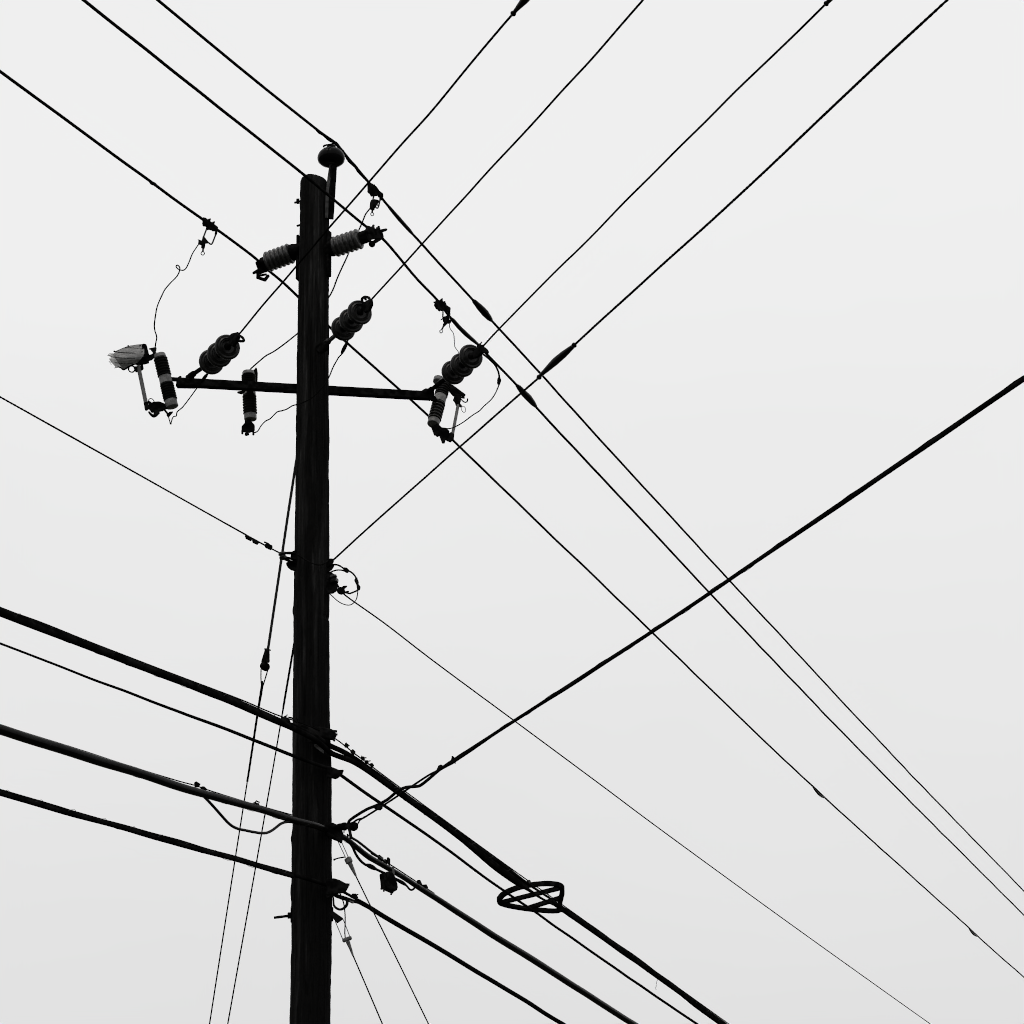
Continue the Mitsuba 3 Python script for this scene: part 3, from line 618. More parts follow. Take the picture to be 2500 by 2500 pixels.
t3 = thing('tap_wire', 'thin wire rising right from the discs over the right crossarm end', 'wire', TG)
part(t3, 'strand', tube(ext([(1.1665,-0.5944,8.8707),(1.264,-0.8624,8.8815),(1.7044,-2.0723,8.8916),(2.2311,-3.5196,8.9077),(2.638,-4.6373,8.8944),(2.729,-4.8874,8.896),(2.7491,-4.9427,8.8964)], 0, 9), .006, 8, step=.1, wob=.004), 'wire_metal', True)
part(t3, 'line_guard', tube([(2.7268,-4.8815,8.896),(2.7304,-4.8914,8.8961),(2.7348,-4.9033,8.8961),(2.7448,-4.9309,8.8963),(2.7918,-5.0599,8.8972),(2.8337,-5.1752,8.8979),(2.8393,-5.1904,8.898)], [.009, .0155, .011, .012, .021, .012, .008], 14), 'cable_gloss')
t4 = thing('tap_wire', 'lowest of the four wires rising to the upper right from the pole', 'wire', TG)
part(t4, 'strand', rope(ext([(0.1344,-0.1296,7.4587),(0.3694,-0.7753,7.4556),(1.0543,-2.6571,7.4258),(1.2804,-3.2781,7.4145),(1.4421,-3.7224,7.413),(1.6101,-4.1841,7.4157),(2.0701,-5.4478,7.4074),(2.4583,-6.5145,7.4261),(2.6978,-7.1725,7.4299)], 0, 9), .0066, 7, .2, .03, wob=.002), 'wire_metal', True)
part(t4, 'line_guard', tube([(1.2766,-3.2678,7.4153),(1.2823,-3.2833,7.4147),(1.288,-3.2991,7.4178),(1.3181,-3.3817,7.4187),(1.3552,-3.4837,7.4203),(1.3917,-3.5841,7.417),(1.4278,-3.6831,7.4138),(1.435,-3.7028,7.4134),(1.4403,-3.7176,7.414),(1.4439,-3.7273,7.4132)], [.009, .0155, .010, .0155, .0215, .020, .0135, .0115, .0155, .008], 16), 'cable_gloss')

# ------------------------------------------------------------------ hot-line clamps hanging from the line wires
HG = 'hot-line clamps under the line wires'


def hot(label, saddle, bolts, bolt_dir, loop, body, eye, ring, ring_n, parts=()):
    k = thing('hot_line_clamp', label, 'clamp', HG)
    part(k, 'saddle', join([blob(s, r) for s, r in saddle]), 'steel_dark')
    for q in bolts:
        part(k, 'bolt', bolt(q, bolt_dir, .022, .006), 'steel_dark')
    for q in loop:
        part(k, 'stirrup', tube(q, .0055, 8), 'steel_galvanized')
    part(k, 'body', join([blob(s, r) for s, r in body]), 'steel_dark')
    part(k, 'eye_bolt', join(tube(eye, .006, 8), torus(ring, ring_n, .012, .003, up=(0, 0, 1))), 'steel_dark')
    return k


hot('small hanging clamp on the left line wire above the pale plastic cover',
    [([(-0.7704,-0.6707,9.7984),(-0.7601,-0.6485,9.8072),(-0.7233,-0.5698,9.8176),(-0.7022,-0.5244,9.8227),(-0.6862,-0.4901,9.8249),(-0.6937,-0.5062,9.7968),(-0.7304,-0.5848,9.7675),(-0.7672,-0.6637,9.7667)], .010), ([(-0.7723,-0.6747,9.7608),(-0.7694,-0.6686,9.7481),(-0.7591,-0.6465,9.7568)], .007), ([(-0.7485,-0.6238,9.7529),(-0.7122,-0.5459,9.7884),(-0.7483,-0.6233,9.7403)], .006), ([(-0.7146,-0.5511,9.7759),(-0.7093,-0.5397,9.7756)], .006), ([(-0.686,-0.4896,9.8122),(-0.6906,-0.4995,9.7712)], .008)],
    [(-0.7392,-0.6038,9.8185),(-0.7129,-0.5473,9.8265)], (.5, .2, .7), [[(-0.7509,-0.6288,9.7374),(-0.7653,-0.6597,9.6694),(-0.7677,-0.6648,9.6571)], [(-0.6918,-0.5021,9.7634),(-0.7078,-0.5363,9.6902),(-0.7152,-0.5523,9.664),(-0.723,-0.5689,9.6536),(-0.7361,-0.597,9.6499),(-0.7569,-0.6418,9.6437)]],
    [([(-0.7677,-0.6648,9.6571),(-0.7412,-0.6081,9.6456),(-0.7591,-0.6465,9.622),(-0.7745,-0.6795,9.6077),(-0.7699,-0.6695,9.6354)], .007), ([(-0.7926,-0.7182,9.5999),(-0.7947,-0.7227,9.5752),(-0.7666,-0.6625,9.6008),(-0.7747,-0.6798,9.6139)], .007), ([(-0.7743,-0.6791,9.5983),(-0.7763,-0.6834,9.5674),(-0.7635,-0.6559,9.5787),(-0.7615,-0.6515,9.6066)], .006), ([(-0.8003,-0.7348,9.599),(-0.7952,-0.7239,9.6032)], .003)],
    [(-0.7687,-0.667,9.576),(-0.7694,-0.6685,9.545)], (-0.7704,-0.6706,9.5279), (.3, -1, -.3))
hot('small hanging clamp on the uppermost line wire right of the pole top',
    [([(0.4104,0.5307,10.7603),(0.4333,0.5757,10.7786),(0.463,0.6338,10.79),(0.4827,0.6727,10.7833),(0.4759,0.6593,10.7403),(0.4363,0.5815,10.6934),(0.4134,0.5367,10.7037)], .011), ([(0.4069,0.5238,10.693),(0.4134,0.5366,10.6895)], .008), ([(0.4297,0.5685,10.6827),(0.4362,0.5814,10.6863)], .007), ([(0.4827,0.6726,10.7762),(0.516,0.7379,10.7877),(0.5159,0.7377,10.7662),(0.4958,0.6983,10.7478)], .011), ([(0.5058,0.7179,10.7516),(0.5057,0.7177,10.7302)], .01)],
    [(0.4464,0.6014,10.7753),(0.4695,0.6466,10.7723)], (.4, .2, .8), [[(0.451,0.6105,10.6989),(0.4427,0.594,10.6545)], [(0.5023,0.7111,10.7265),(0.4921,0.691,10.6657),(0.482,0.6712,10.63),(0.4688,0.6453,10.621),(0.459,0.626,10.6298)], [(0.4956,0.6979,10.705),(0.4656,0.6391,10.6512),(0.4887,0.6845,10.6585)]],
    [([(0.4294,0.5681,10.619),(0.4361,0.5811,10.6438),(0.4558,0.6199,10.6706),(0.4889,0.6848,10.6977),(0.4557,0.6195,10.6298),(0.4423,0.5933,10.5731),(0.426,0.5613,10.566)], .008), ([(0.4457,0.5999,10.5908),(0.4522,0.6127,10.5838)], .005)],
    [(0.4391,0.5869,10.5731),(0.4373,0.5835,10.5431)], (0.4382,0.5853,10.5301), (.3, -1, -.3))
hot('small hanging clamp on the middle line wire above the right-hand discs',
    [([(0.9362,0.9114,9.9611),(0.9252,0.8898,9.919),(0.9389,0.9167,9.9081),(0.9775,0.9926,9.9318),(1.0206,1.0771,9.9878),(1.0034,1.0433,10.0131),(0.9609,0.9599,9.9854)], .011), ([(0.915,0.8698,9.9334),(0.9254,0.8903,9.9367)], .006), ([(0.9527,0.9438,9.9042),(0.9597,0.9576,9.9075)], .007), ([(1.0101,1.0565,9.9952),(1.0457,1.1264,10.0088),(1.0417,1.1185,9.9803),(1.0203,1.0764,9.9664)], .011), ([(1.0417,1.1185,9.9803),(1.0449,1.1247,9.9587)], .009)],
    [(0.9752,0.988,10.0065),(0.9962,1.0292,10.0025)], (.4, .2, .8), [[(0.9898,1.0167,9.9333),(0.9872,1.0115,9.8784)], [(1.0431,1.1212,9.957),(1.0388,1.1128,9.9142)]],
    [([(0.9906,1.0183,9.8747),(1.0302,1.0959,9.927),(1.0369,1.109,9.9054),(1.0114,1.059,9.8563),(0.9972,1.0312,9.8497)], .007), ([(0.9726,0.9829,9.8417),(0.9978,1.0322,9.8816)], .004), ([(1.0367,1.1087,9.8947),(1.0512,1.1371,9.9121),(1.0545,1.1437,9.9013),(1.0435,1.1221,9.8802),(1.0113,1.0589,9.8528)], .006), ([(0.9933,1.0235,9.8215),(1.0078,1.052,9.8529),(1.0184,1.0727,9.8526),(0.9966,1.03,9.8108)], .006)],
    [(0.9931,1.023,9.8074),(0.9784,0.9943,9.7656)], (0.9711,0.9799,9.7413), (.5, -.8, -.4))

# ------------------------------------------------------------------ jumper wires
JG = 'thin jumper wires between the line wires and the cutouts'
single('jumper_wire', 'thin wire with a small curl dropping to the left fuse cutout', 'wire',
       tube([(-0.7955,-0.76,9.5525),(-0.8073,-0.74,9.5437),(-0.8403,-0.68,9.5204),(-0.8659,-0.6,9.4976),(-0.8902,-0.55,9.4718),(-0.9154,-0.5,9.481),(-0.9389,-0.49,9.4905),(-0.959,-0.47,9.5164),(-0.9642,-0.46,9.5343),(-0.9564,-0.45,9.546),(-0.9439,-0.44,9.5416),(-0.9398,-0.43,9.5291),(-0.9441,-0.42,9.5085),(-0.9616,-0.4,9.483),(-1.0105,-0.35,9.4529),(-1.0496,-0.3,9.426),(-1.0738,-0.26,9.3941),(-1.1046,-0.2,9.3461),(-1.1178,-0.15,9.306),(-1.1267,-0.12,9.2336),(-1.1226,-0.1,9.2014),(-1.1124,-0.08,9.1758),(-1.1109,-0.07,9.1549),(-1.1185,-0.05,9.129),(-1.1212,-0.04,9.1016),(-1.1234,-0.04,9.0759)], .0042, 6, step=.015), 'wire_metal', JG, True)
single('jumper_wire', 'thin kinked wire from the left fuse cutout up over the crossarm to the left discs', 'wire',
       join(tube([(-1.0128,-0.05,8.5591),(-1.0036,-0.07,8.5222),(-0.9938,-0.08,8.4914),(-0.9893,-0.09,8.5043),(-0.9823,-0.1,8.5281),(-0.9741,-0.1,8.5407),(-0.9565,-0.11,8.5396),(-0.9538,-0.11,8.5428),(-0.9523,-0.12,8.5603),(-0.9421,-0.13,8.5716),(-0.9137,-0.14,8.5925),(-0.8994,-0.15,8.607),(-0.8626,-0.17,8.6517),(-0.8116,-0.2,8.7171),(-0.7803,-0.22,8.7555)], .004, 6, step=.015),
            tube([(-0.7831,-0.22,8.7523),(-0.7716,-0.23,8.7636),(-0.7601,-0.24,8.7765),(-0.7486,-0.25,8.7893),(-0.7398,-0.26,8.7974)], [.006, .012, .0125, .011, .007], 10),
            tube([(-0.7485,-0.25,8.7862),(-0.7218,-0.29,8.8027),(-0.6829,-0.36,8.8242),(-0.6235,-0.47,8.8643),(-0.5792,-0.55,8.8834),(-0.5507,-0.58,8.9038)], .0055, 6, step=.02)), 'wire_metal', JG)
single('jumper_wire', 'thin wire curving from the uppermost clamp down behind the pole to the middle fuse cutout', 'wire',
       tube([(0.4275,0.62,10.6049),(0.402,0.6,10.5585),(0.3859,0.58,10.5228),(0.3665,0.55,10.4539),(0.3343,0.5,10.3467),(0.3058,0.46,10.2628),(0.2402,0.38,10.0485),(0.1972,0.34,9.9253),(0.1667,0.31,9.8319),(0.1485,0.29,9.7643),(0.1244,0.27,9.697),(0.1094,0.26,9.6651),(0.0409,0.22,9.5213),(-0.0625,0.2,9.3913),(-0.1185,0.2,9.3363),(-0.2242,0.2,9.2415),(-0.2915,0.2,9.1884),(-0.3413,0.2,9.1585),(-0.3704,0.2,9.1321),(-0.4371,0.2,9.0664),(-0.4516,0.2,9.05),(-0.4557,0.2,9.0272)], .0052, 6, step=.02), 'wire_metal', JG, True)
single('jumper_wire', 'thin wavy wire from the bottom of the middle fuse cutout over the pole face', 'wire',
       join(tube([(-0.4229,0.26,8.5768),(-0.4079,0.24,8.5731),(-0.3925,0.2,8.5672),(-0.3712,0.14,8.578),(-0.3442,0.08,8.584),(-0.329,0.04,8.5778),(-0.3021,-0.02,8.5661),(-0.2815,-0.06,8.5708),(-0.2524,-0.1,8.5834),(-0.2234,-0.13,8.5784),(-0.186,-0.16,8.5781),(-0.1488,-0.18,8.5947),(-0.1145,-0.19,8.6015),(-0.0774,-0.2,8.61),(-0.0147,-0.2,8.6467),(0.0565,-0.2,8.7229),(0.1079,-0.21,8.8041),(0.1364,-0.22,8.8758),(0.1564,-0.23,8.9127),(0.1792,-0.24,8.9496),(0.1935,-0.25,8.961),(0.202,-0.26,8.9723)], .0042, 6, step=.015),
            tube([(0.1962,-0.26,8.9627),(0.2047,-0.27,8.9803),(0.2159,-0.29,8.9965),(0.2244,-0.3,9.0109),(0.2329,-0.31,9.0286)], [.007, .0125, .0135, .012, .008], 10),
            tube([(0.2273,-0.3,9.0173),(0.2439,-0.34,9.0431),(0.2713,-0.42,9.0655),(0.3042,-0.5,9.0971),(0.3511,-0.58,9.1568)], .0055, 6)), 'wire_metal', JG)
single('jumper_wire', 'hair-thin wire from the middle clamp down behind the right-hand discs', 'wire',
       tube([(1.0209,0.75,9.7003),(1.0207,0.73,9.6598),(1.0269,0.71,9.6298),(1.0431,0.68,9.5884),(1.0478,0.64,9.5354),(1.047,0.6,9.4724),(1.0474,0.58,9.4292),(1.0549,0.56,9.3997),(1.0729,0.54,9.357),(1.0475,0.52,9.2671),(0.9992,0.5,9.1575),(0.9803,0.5,9.1075)], .0028, 6, step=.015), 'wire_metal', JG, True)
single('jumper_wire', 'thin wire looping down from the right-hand discs to the bottom of the right fuse cutout', 'wire',
       join(tube([(1.1986,-0.08,9.0681),(1.224,-0.05,9.0598),(1.2625,0,9.0512),(1.2983,0.05,9.0391),(1.3222,0.1,9.0235),(1.3365,0.14,9.003),(1.3411,0.17,8.9777)], .0068, 8, step=.015), tube([(1.3407,0.17,8.9874),(1.3407,0.18,8.9789),(1.3412,0.19,8.9705),(1.3383,0.2,8.9554),(1.341,0.2,8.9425)], [.008, .014, .0145, .012, .005], 10),
            tube([(1.3417,0.2,8.949),(1.3308,0.21,8.9208),(1.3136,0.23,8.8874),(1.2875,0.25,8.8522),(1.2586,0.27,8.8299),(1.232,0.28,8.8081),(1.1992,0.29,8.7749),(1.1607,0.3,8.753),(1.1275,0.3,8.7268),(1.086,0.31,8.6968),(1.0415,0.32,8.6717),(1.0003,0.33,8.6562),(0.9734,0.33,8.6512),(0.9497,0.33,8.6526)], .004, 6, step=.015)), 'wire_metal', JG)

# ------------------------------------------------------------------ neutral wire and its hardware
nl = thing('neutral_wire', 'single thin wire from the left edge ending at the pole at mid height', 'wire', 'neutral wires at mid height')
part(nl, 'strand', rope(ext([(-1.7328,-3.3642,7.2259),(-1.1479,-2.1099,7.336),(-0.4447,-0.6019,7.4669),(-0.3135,-0.3205,7.493),(-0.2272,-0.1354,7.5135)], 6, 0), .0056, 7, .16, .03), 'wire_metal', True)
for a in [(-0.4446,-0.6016,7.4567),(-0.4292,-0.5686,7.4665),(-0.4109,-0.5294,7.4639),(-0.4134,-0.5347,7.453),(-0.4393,-0.5902,7.4465)], [(-0.4005,-0.5071,7.4665),(-0.3875,-0.4792,7.4742),(-0.3664,-0.434,7.4737),(-0.3715,-0.445,7.4607),(-0.3951,-0.4955,7.4533)], [(-0.3215,-0.3377,7.4924),(-0.3084,-0.3095,7.512),(-0.2789,-0.2463,7.5211),(-0.2788,-0.246,7.5093),(-0.284,-0.2572,7.4931),(-0.3134,-0.3203,7.4842)]:
    part(nl, 'connector', blob(a, .006), 'clamp_alloy' if a[0][0] < -.49 else 'steel_dark')
part(nl, 'connector_hook', tube([(-0.3257,-0.3468,7.5112),(-0.3138,-0.3211,7.5165),(-0.2977,-0.2867,7.5207)], .005, 6), 'steel_dark')
nr = thing('neutral_wire', 'single very thin wire from mid pole down to the lower right', 'wire', 'neutral wires at mid height')
part(nr, 'strand', tube(ext([(0.2052,-0.0898,7.2404),(0.2311,-0.0389,7.2347),(0.5036,0.4958,7.2244),(0.8652,1.2055,7.1889),(1.5993,2.6462,7.1385),(2.536,4.4847,7.0735),(3.011,5.4168,7.037),(4.8432,9.0128,6.9257),(7.1809,13.6009,6.8056),(7.8354,14.8853,6.7742)], 0, 10), .005, 8, step=.1), 'wire_metal', True)

rack = thing('spool_rack', 'dark lumpy spool bracket holding the neutral wire on the left of the pole', 'bracket', 'neutral spool brackets')
part(rack, 'spool', lathe([(0, .012), (.004, .024), (.016, .027), (.026, .019), (.038, .027), (.05, .024), (.054, .012)], (-0.2096,-0.2,7.4939), (-0.1979,-0.2,7.4403), 20), 'porcelain_brown')
part(rack, 'strap', join(bar((-0.2096,-0.19,7.4917), (-0.1151,-0.15,7.501), .03, .006), bar((-0.2038,-0.19,7.4619), (-0.1148,-0.15,7.4591), .03, .009), bar((-0.1953,-0.19,7.45), (-0.1145,-0.15,7.4292), .03, .007), blob([(-0.132,-0.14,7.5137),(-0.1153,-0.14,7.5227),(-0.1147,-0.14,7.4509),(-0.1429,-0.14,7.4747)], .01)), 'steel_dark')
part(rack, 'base', join(blob([(-0.1707,-0.12,7.4401),(-0.154,-0.12,7.4551),(-0.1148,-0.12,7.4522),(-0.12,-0.12,7.3954),(-0.1424,-0.12,7.4013),(-0.1621,-0.12,7.4192)], .01), blob([(-0.172,-0.12,7.4311),(-0.168,-0.12,7.4461)], .007), blob([(-0.1452,-0.12,7.3983),(-0.12,-0.12,7.3954)], .006)), 'steel_dark')
part(rack, 'tie_wire', tube([(-0.1848,-0.17,7.5023),(-0.1625,-0.17,7.5038),(-0.1346,-0.16,7.5062),(-0.1066,-0.16,7.4913),(-0.0504,-0.16,7.4557),(0.0056,-0.165,7.4242),(0.0531,-0.165,7.4154),(0.0839,-0.16,7.4293),(0.1091,-0.14,7.4607)], .0045, 6), 'wire_metal')
rack2 = thing('spool_rack', 'dark lumpy spool bracket holding two wires on the right of the pole', 'bracket', 'neutral spool brackets')
part(rack2, 'base', join(blob([(0.104,-0.1,7.3826),(0.1208,-0.1,7.3797),(0.1545,-0.1,7.3529),(0.149,-0.1,7.3349),(0.1042,-0.1,7.3288)], .01), blob([(0.1041,-0.1,7.3408),(0.1602,-0.1,7.338),(0.1686,-0.1,7.3261),(0.1658,-0.1,7.3111),(0.1042,-0.1,7.302)], .01), blob([(0.1042,-0.1,7.305),(0.1546,-0.1,7.2992),(0.1631,-0.1,7.2754),(0.1547,-0.1,7.2515),(0.138,-0.1,7.2396),(0.1044,-0.1,7.2365)], .01), blob([(0.1435,-0.1,7.2396),(0.1463,-0.1,7.2515)], .006)), 'steel_dark')
part(rack2, 'spool', lathe([(0, .012), (.004, .026), (.018, .029), (.03, .02), (.042, .029), (.054, .026), (.058, .012)], (0.1374,-0.13,7.3539), (0.1487,-0.13,7.2943), 20), 'porcelain_brown')
part(rack2, 'dead_end_grip', join(blob([(0.1036,-0.13,7.4614),(0.112,-0.13,7.4659),(0.1344,-0.13,7.4645),(0.1372,-0.13,7.4525),(0.1261,-0.13,7.4315),(0.1037,-0.13,7.4195)], .009), blob([(0.1037,-0.12,7.4351),(0.1402,-0.12,7.4233),(0.1262,-0.12,7.3993),(0.1039,-0.12,7.3873)], .008)), 'steel_dark')
part(rack2, 'wedge_clamp', join(blob([(0.1715,-0.1,7.2575),(0.1799,-0.1,7.2397),(0.1967,-0.1,7.2308),(0.2163,-0.1,7.2368),(0.2107,-0.1,7.2636),(0.1939,-0.1,7.2695)], .009), blob([(0.1995,-0.1,7.2665),(0.2106,-0.1,7.2815),(0.233,-0.1,7.283),(0.2162,-0.1,7.2666)], .0045), blob([(0.2163,-0.1,7.2398),(0.2442,-0.1,7.2444),(0.2386,-0.1,7.2369)], .006), tube([(0.1658,-0.1,7.3022),(0.177,-0.1,7.2814),(0.1855,-0.1,7.2665)], .006)), 'steel_dark')
single('neutral_jumper', 'thick twisted wire loop bulging out right of the pole at mid height', 'wire',
       join(rope([(0.1149,-0.12,7.4322),(0.1373,-0.13,7.4301),(0.168,-0.14,7.425),(0.1959,-0.15,7.408),(0.2267,-0.15,7.3857),(0.2547,-0.15,7.3739),(0.2813,-0.15,7.3531),(0.298,-0.15,7.3234),(0.3105,-0.15,7.2788),(0.3191,-0.14,7.2526),(0.3053,-0.13,7.2428),(0.2775,-0.12,7.2329),(0.2525,-0.11,7.2275),(0.2247,-0.1,7.2398)], .0062, 5, .06, .01),
            tube([(0.1179,-0.12,7.3754),(0.1514,-0.13,7.3868),(0.1821,-0.14,7.3877),(0.2099,-0.15,7.3797),(0.2379,-0.15,7.3649)], .0048, 6),
            blob([(0.2099,-0.15,7.3976),(0.2211,-0.15,7.3827),(0.2379,-0.15,7.3679),(0.2463,-0.15,7.3798),(0.2323,-0.15,7.3947)], .006), blob([(0.291,-0.15,7.3084),(0.2994,-0.15,7.3263),(0.3106,-0.15,7.2936),(0.305,-0.15,7.2787)], .006), blob([(0.3105,-0.15,7.2758),(0.3217,-0.15,7.261),(0.3189,-0.15,7.2431),(0.3105,-0.15,7.2491)], .006)), 'wire_metal', None, 40)
single('ground_tail', 'very thin wire loop hanging below the twisted loop right of the pole', 'wire',
       tube([(0.1128,-0.1,7.2336),(0.1378,-0.12,7.2028),(0.1679,-0.13,7.1698),(0.2046,-0.14,7.1427),(0.2379,-0.15,7.1295),(0.2602,-0.15,7.132),(0.2824,-0.15,7.1468),(0.2978,-0.15,7.169),(0.3062,-0.15,7.2016),(0.3085,-0.15,7.2342),(0.3022,-0.15,7.2847)], .0034, 6, step=.01), 'wire_metal', None, True)

# ------------------------------------------------------------------ guys on the far side
GG = 'guy wires to the lower left'
g1 = thing('guy_wire', 'guy with a long straight insulating rod left of the pole', 'guy wire', GG)
part(g1, 'strain_rod', tube([(-0.0051,0.0791,9.1286),(-0.1259,0.411,8.3829),(-0.1754,0.547,8.0813),(-0.3169,0.9356,7.1673)], .0095, 16, curve=False), 'rod_fibreglass')
part(g1, 'thimble', join(blob([(-0.3424,1.0059,7.195),(-0.3207,0.9461,7.1769),(-0.2989,0.8863,7.1464)], .0045), blob([(-0.3314,0.9755,7.1741),(-0.3143,0.9285,7.1556),(-0.3568,1.0454,7.1098),(-0.3133,0.9258,7.0743)], .010), blob([(-0.3439,1.0099,7.0673),(-0.3329,0.9798,7.0514)], .031)), 'steel_dark')
part(g1, 'grip', join(tube([(-0.3677,1.0752,7.0634),(-0.3679,1.0759,7.0139),(-0.3655,1.0692,6.9684),(-0.3616,1.0585,6.931)], .0045, 6), tube([(-0.3172,0.9365,7.016),(-0.3245,0.9567,6.9916),(-0.3379,0.9934,6.9569),(-0.3528,1.0344,6.9204)], .0045, 6), blob([(-0.3626,1.0612,6.9597),(-0.3564,1.0443,6.9606),(-0.353,1.0348,6.9329),(-0.359,1.0513,6.9195)], .005),
                      tube([(-0.3582,1.0492,6.9312),(-0.3647,1.0671,6.8874),(-0.3823,1.1154,6.7913),(-0.4577,1.3226,6.3179),(-0.4621,1.3347,6.2968)], [.0095, .0105, .0085, .0075, .0085], 8)), 'wire_metal')
part(g1, 'strand', tube(ext([(-0.4577,1.3226,6.3179),(-0.5793,1.6567,5.5845),(-0.7266,2.0612,4.6835)], 0, 3.2), .0048, 8), 'wire_metal', True)
g2 = thing('guy_wire', 'plain guy running down beside the left edge of the pole', 'guy wire', GG)
part(g2, 'grip', tube([(-0.0785,0.2806,7.3041),(-0.1297,0.4214,7.0134),(-0.1937,0.5972,6.6638),(-0.2048,0.6277,6.5953)], [.0075, .0075, .0075, .0055], 8, curve=False), 'wire_metal', True)
part(g2, 'strand', tube(ext([(-0.202,0.6201,6.6139),(-0.2663,0.7966,6.2629),(-0.4151,1.2054,5.4816),(-0.5824,1.6651,4.6144)], 0, 3.2), .0048, 8), 'wire_metal', True)

# ------------------------------------------------------------------ communication cables
CG = 'black communication cables crossing the pole'


def bundle(label, cables, messenger=None, lash=None, group=CG, mat='cable_jacket'):
    """cables: (points, radius or radii); messenger: (points, radius); lash: (points, radius, pitch)."""
    k = thing('communication_cable', label, 'cable', group)
    for p, r in cables:
        part(k, 'cable', tube(p, r, 14, step=.06, wob=.005), mat, True)
    if messenger:
        part(k, 'messenger_wire', tube(messenger[0], messenger[1], 6, step=.06), 'wire_metal', True)
    for l in lash or ():
        part(k, 'lashing_wire', helix(l[0], l[1], .0012, l[2]), 'steel_galvanized', True)
    return k


def strap_clamp(k, pts, r, prongs=()):
    part(k, 'lashing_clamp', join(blob(pts, r), [blob(q, .0035) for q in prongs]), 'steel_dark')


# top bundle
q1 = [[(-1.6091,-3.821,5.8161),(-0.8599,-2.2144,5.9833),(-0.5042,-1.4516,6.0652),(-0.2868,-0.9852,6.1028),(-0.2113,-0.8233,6.1158),(-0.129,-0.6469,6.1324),(0.0249,-0.3167,6.151)] + [(0.1238,-0.1019,6.1507),(0.205,0.0576,6.159),(0.2964,0.237,6.1548),(0.4075,0.455,6.1368),(0.6973,1.0237,6.0853),(1.0905,1.7955,6.019),(1.5175,2.6336,5.9404),(1.6874,2.9669,5.9125),(1.7843,3.1571,5.8992),(1.9432,3.4689,5.8781),(2.0079,3.596,5.8654),(2.1484,3.8718,5.8464),(2.8617,5.2716,5.7365),(3.9271,7.3627,5.5407)],
      [(-1.6044,-3.8523,5.7941),(-0.8574,-2.2503,5.9594),(-0.5027,-1.4897,6.0405),(-0.2858,-1.0247,6.0775),(-0.2106,-0.8632,6.0904),(-0.1286,-0.6874,6.1067),(0.025,-0.3581,6.1194),(0.0932,-0.2119,6.1024),(0.1318,-0.1289,6.0921)] + [(0.1876,-0.0161,6.0983),(0.2784,0.162,6.1137),(0.4064,0.4132,6.1107),(0.6953,0.9803,6.0559),(1.0873,1.7495,5.9828),(1.5128,2.5846,5.897),(1.6326,2.8197,5.8761),(1.6784,2.9096,5.8735)]]
b1 = bundle('thickest upper cable bundle with clamps along it, just above the lower half of the pole',
            [(ext(q1[0], 6, 8), [.0175] * 15 + [.012, .009, .009, .012] + [.0175] * 4), (ext(q1[1], 6, 0), [.0185] * 16 + [.015, .010]),
             (ext([(1.9848,3.5109,5.8103),(2.0264,3.5926,5.8276),(2.1006,3.7382,5.8215),(2.3116,4.1524,5.7886),(2.8531,5.2152,5.704),(3.9042,7.278,5.511)], 0, 8), [.012, .016, .0185, .0185, .0185, .0185, .0185]),
             (ext([(-1.6065,-3.8383,5.8045),(-0.8585,-2.2343,5.9707),(-0.5034,-1.4727,6.0522),(-0.2863,-1.007,6.0908)], 6, 0), .021),
             ([(0.6954,0.9804,6.0619),(0.9531,1.4862,6.0099),(1.1901,1.9514,5.951),(1.4387,2.4391,5.886),(1.5941,2.7443,5.8592),(1.7009,2.9537,5.854),(1.8095,3.167,5.8388),(1.937,3.4171,5.8335)], [.012, .016, .020, .021, .020, .013, .009, .008]),
             (ext([(1.9178,3.3803,5.8587),(2.1427,3.8216,5.8256),(2.8537,5.2171,5.7116),(3.9109,7.2919,5.521)], 0, 8), .019)],
            (ext([(-1.6147,-3.785,5.8443),(-0.8631,-2.1732,6.0164),(-0.4108,-1.2034,6.1227),(-0.3104,-0.9879,6.1398),(-0.1969,-0.7445,6.1639),(-0.1297,-0.6005,6.1847),(0.0248,-0.2692,6.221)] + [(0.1156,-0.0736,6.2299),(0.1631,0.0197,6.2326),(0.2283,0.1476,6.2204),(0.28,0.249,6.2073),(0.341,0.3687,6.1945),(0.4236,0.5309,6.1782),(0.6995,1.0724,6.1251),(1.56,2.7611,5.9732),(2.0721,3.7661,5.8919),(3.9635,7.4784,5.5795)], 6, 8), .0042),
            [(ext([(-1.6078,-3.8295,5.8087),(-0.8592,-2.2242,5.9752),(-0.5038,-1.462,6.0555),(-0.2865,-0.9961,6.0941),(-0.1289,-0.658,6.1236)], 6, 0), [.027, .027, .025], .34), ([(0.4215,0.4528,6.1187),(0.6959,0.9914,6.0678),(1.0883,1.7615,6.0012),(1.5142,2.5974,5.916)], [.025, .028, .030], .34), ([(2.1441,3.8336,5.8315),(2.8556,5.23,5.7176),(3.9191,7.3172,5.5253)], .026, .34)])
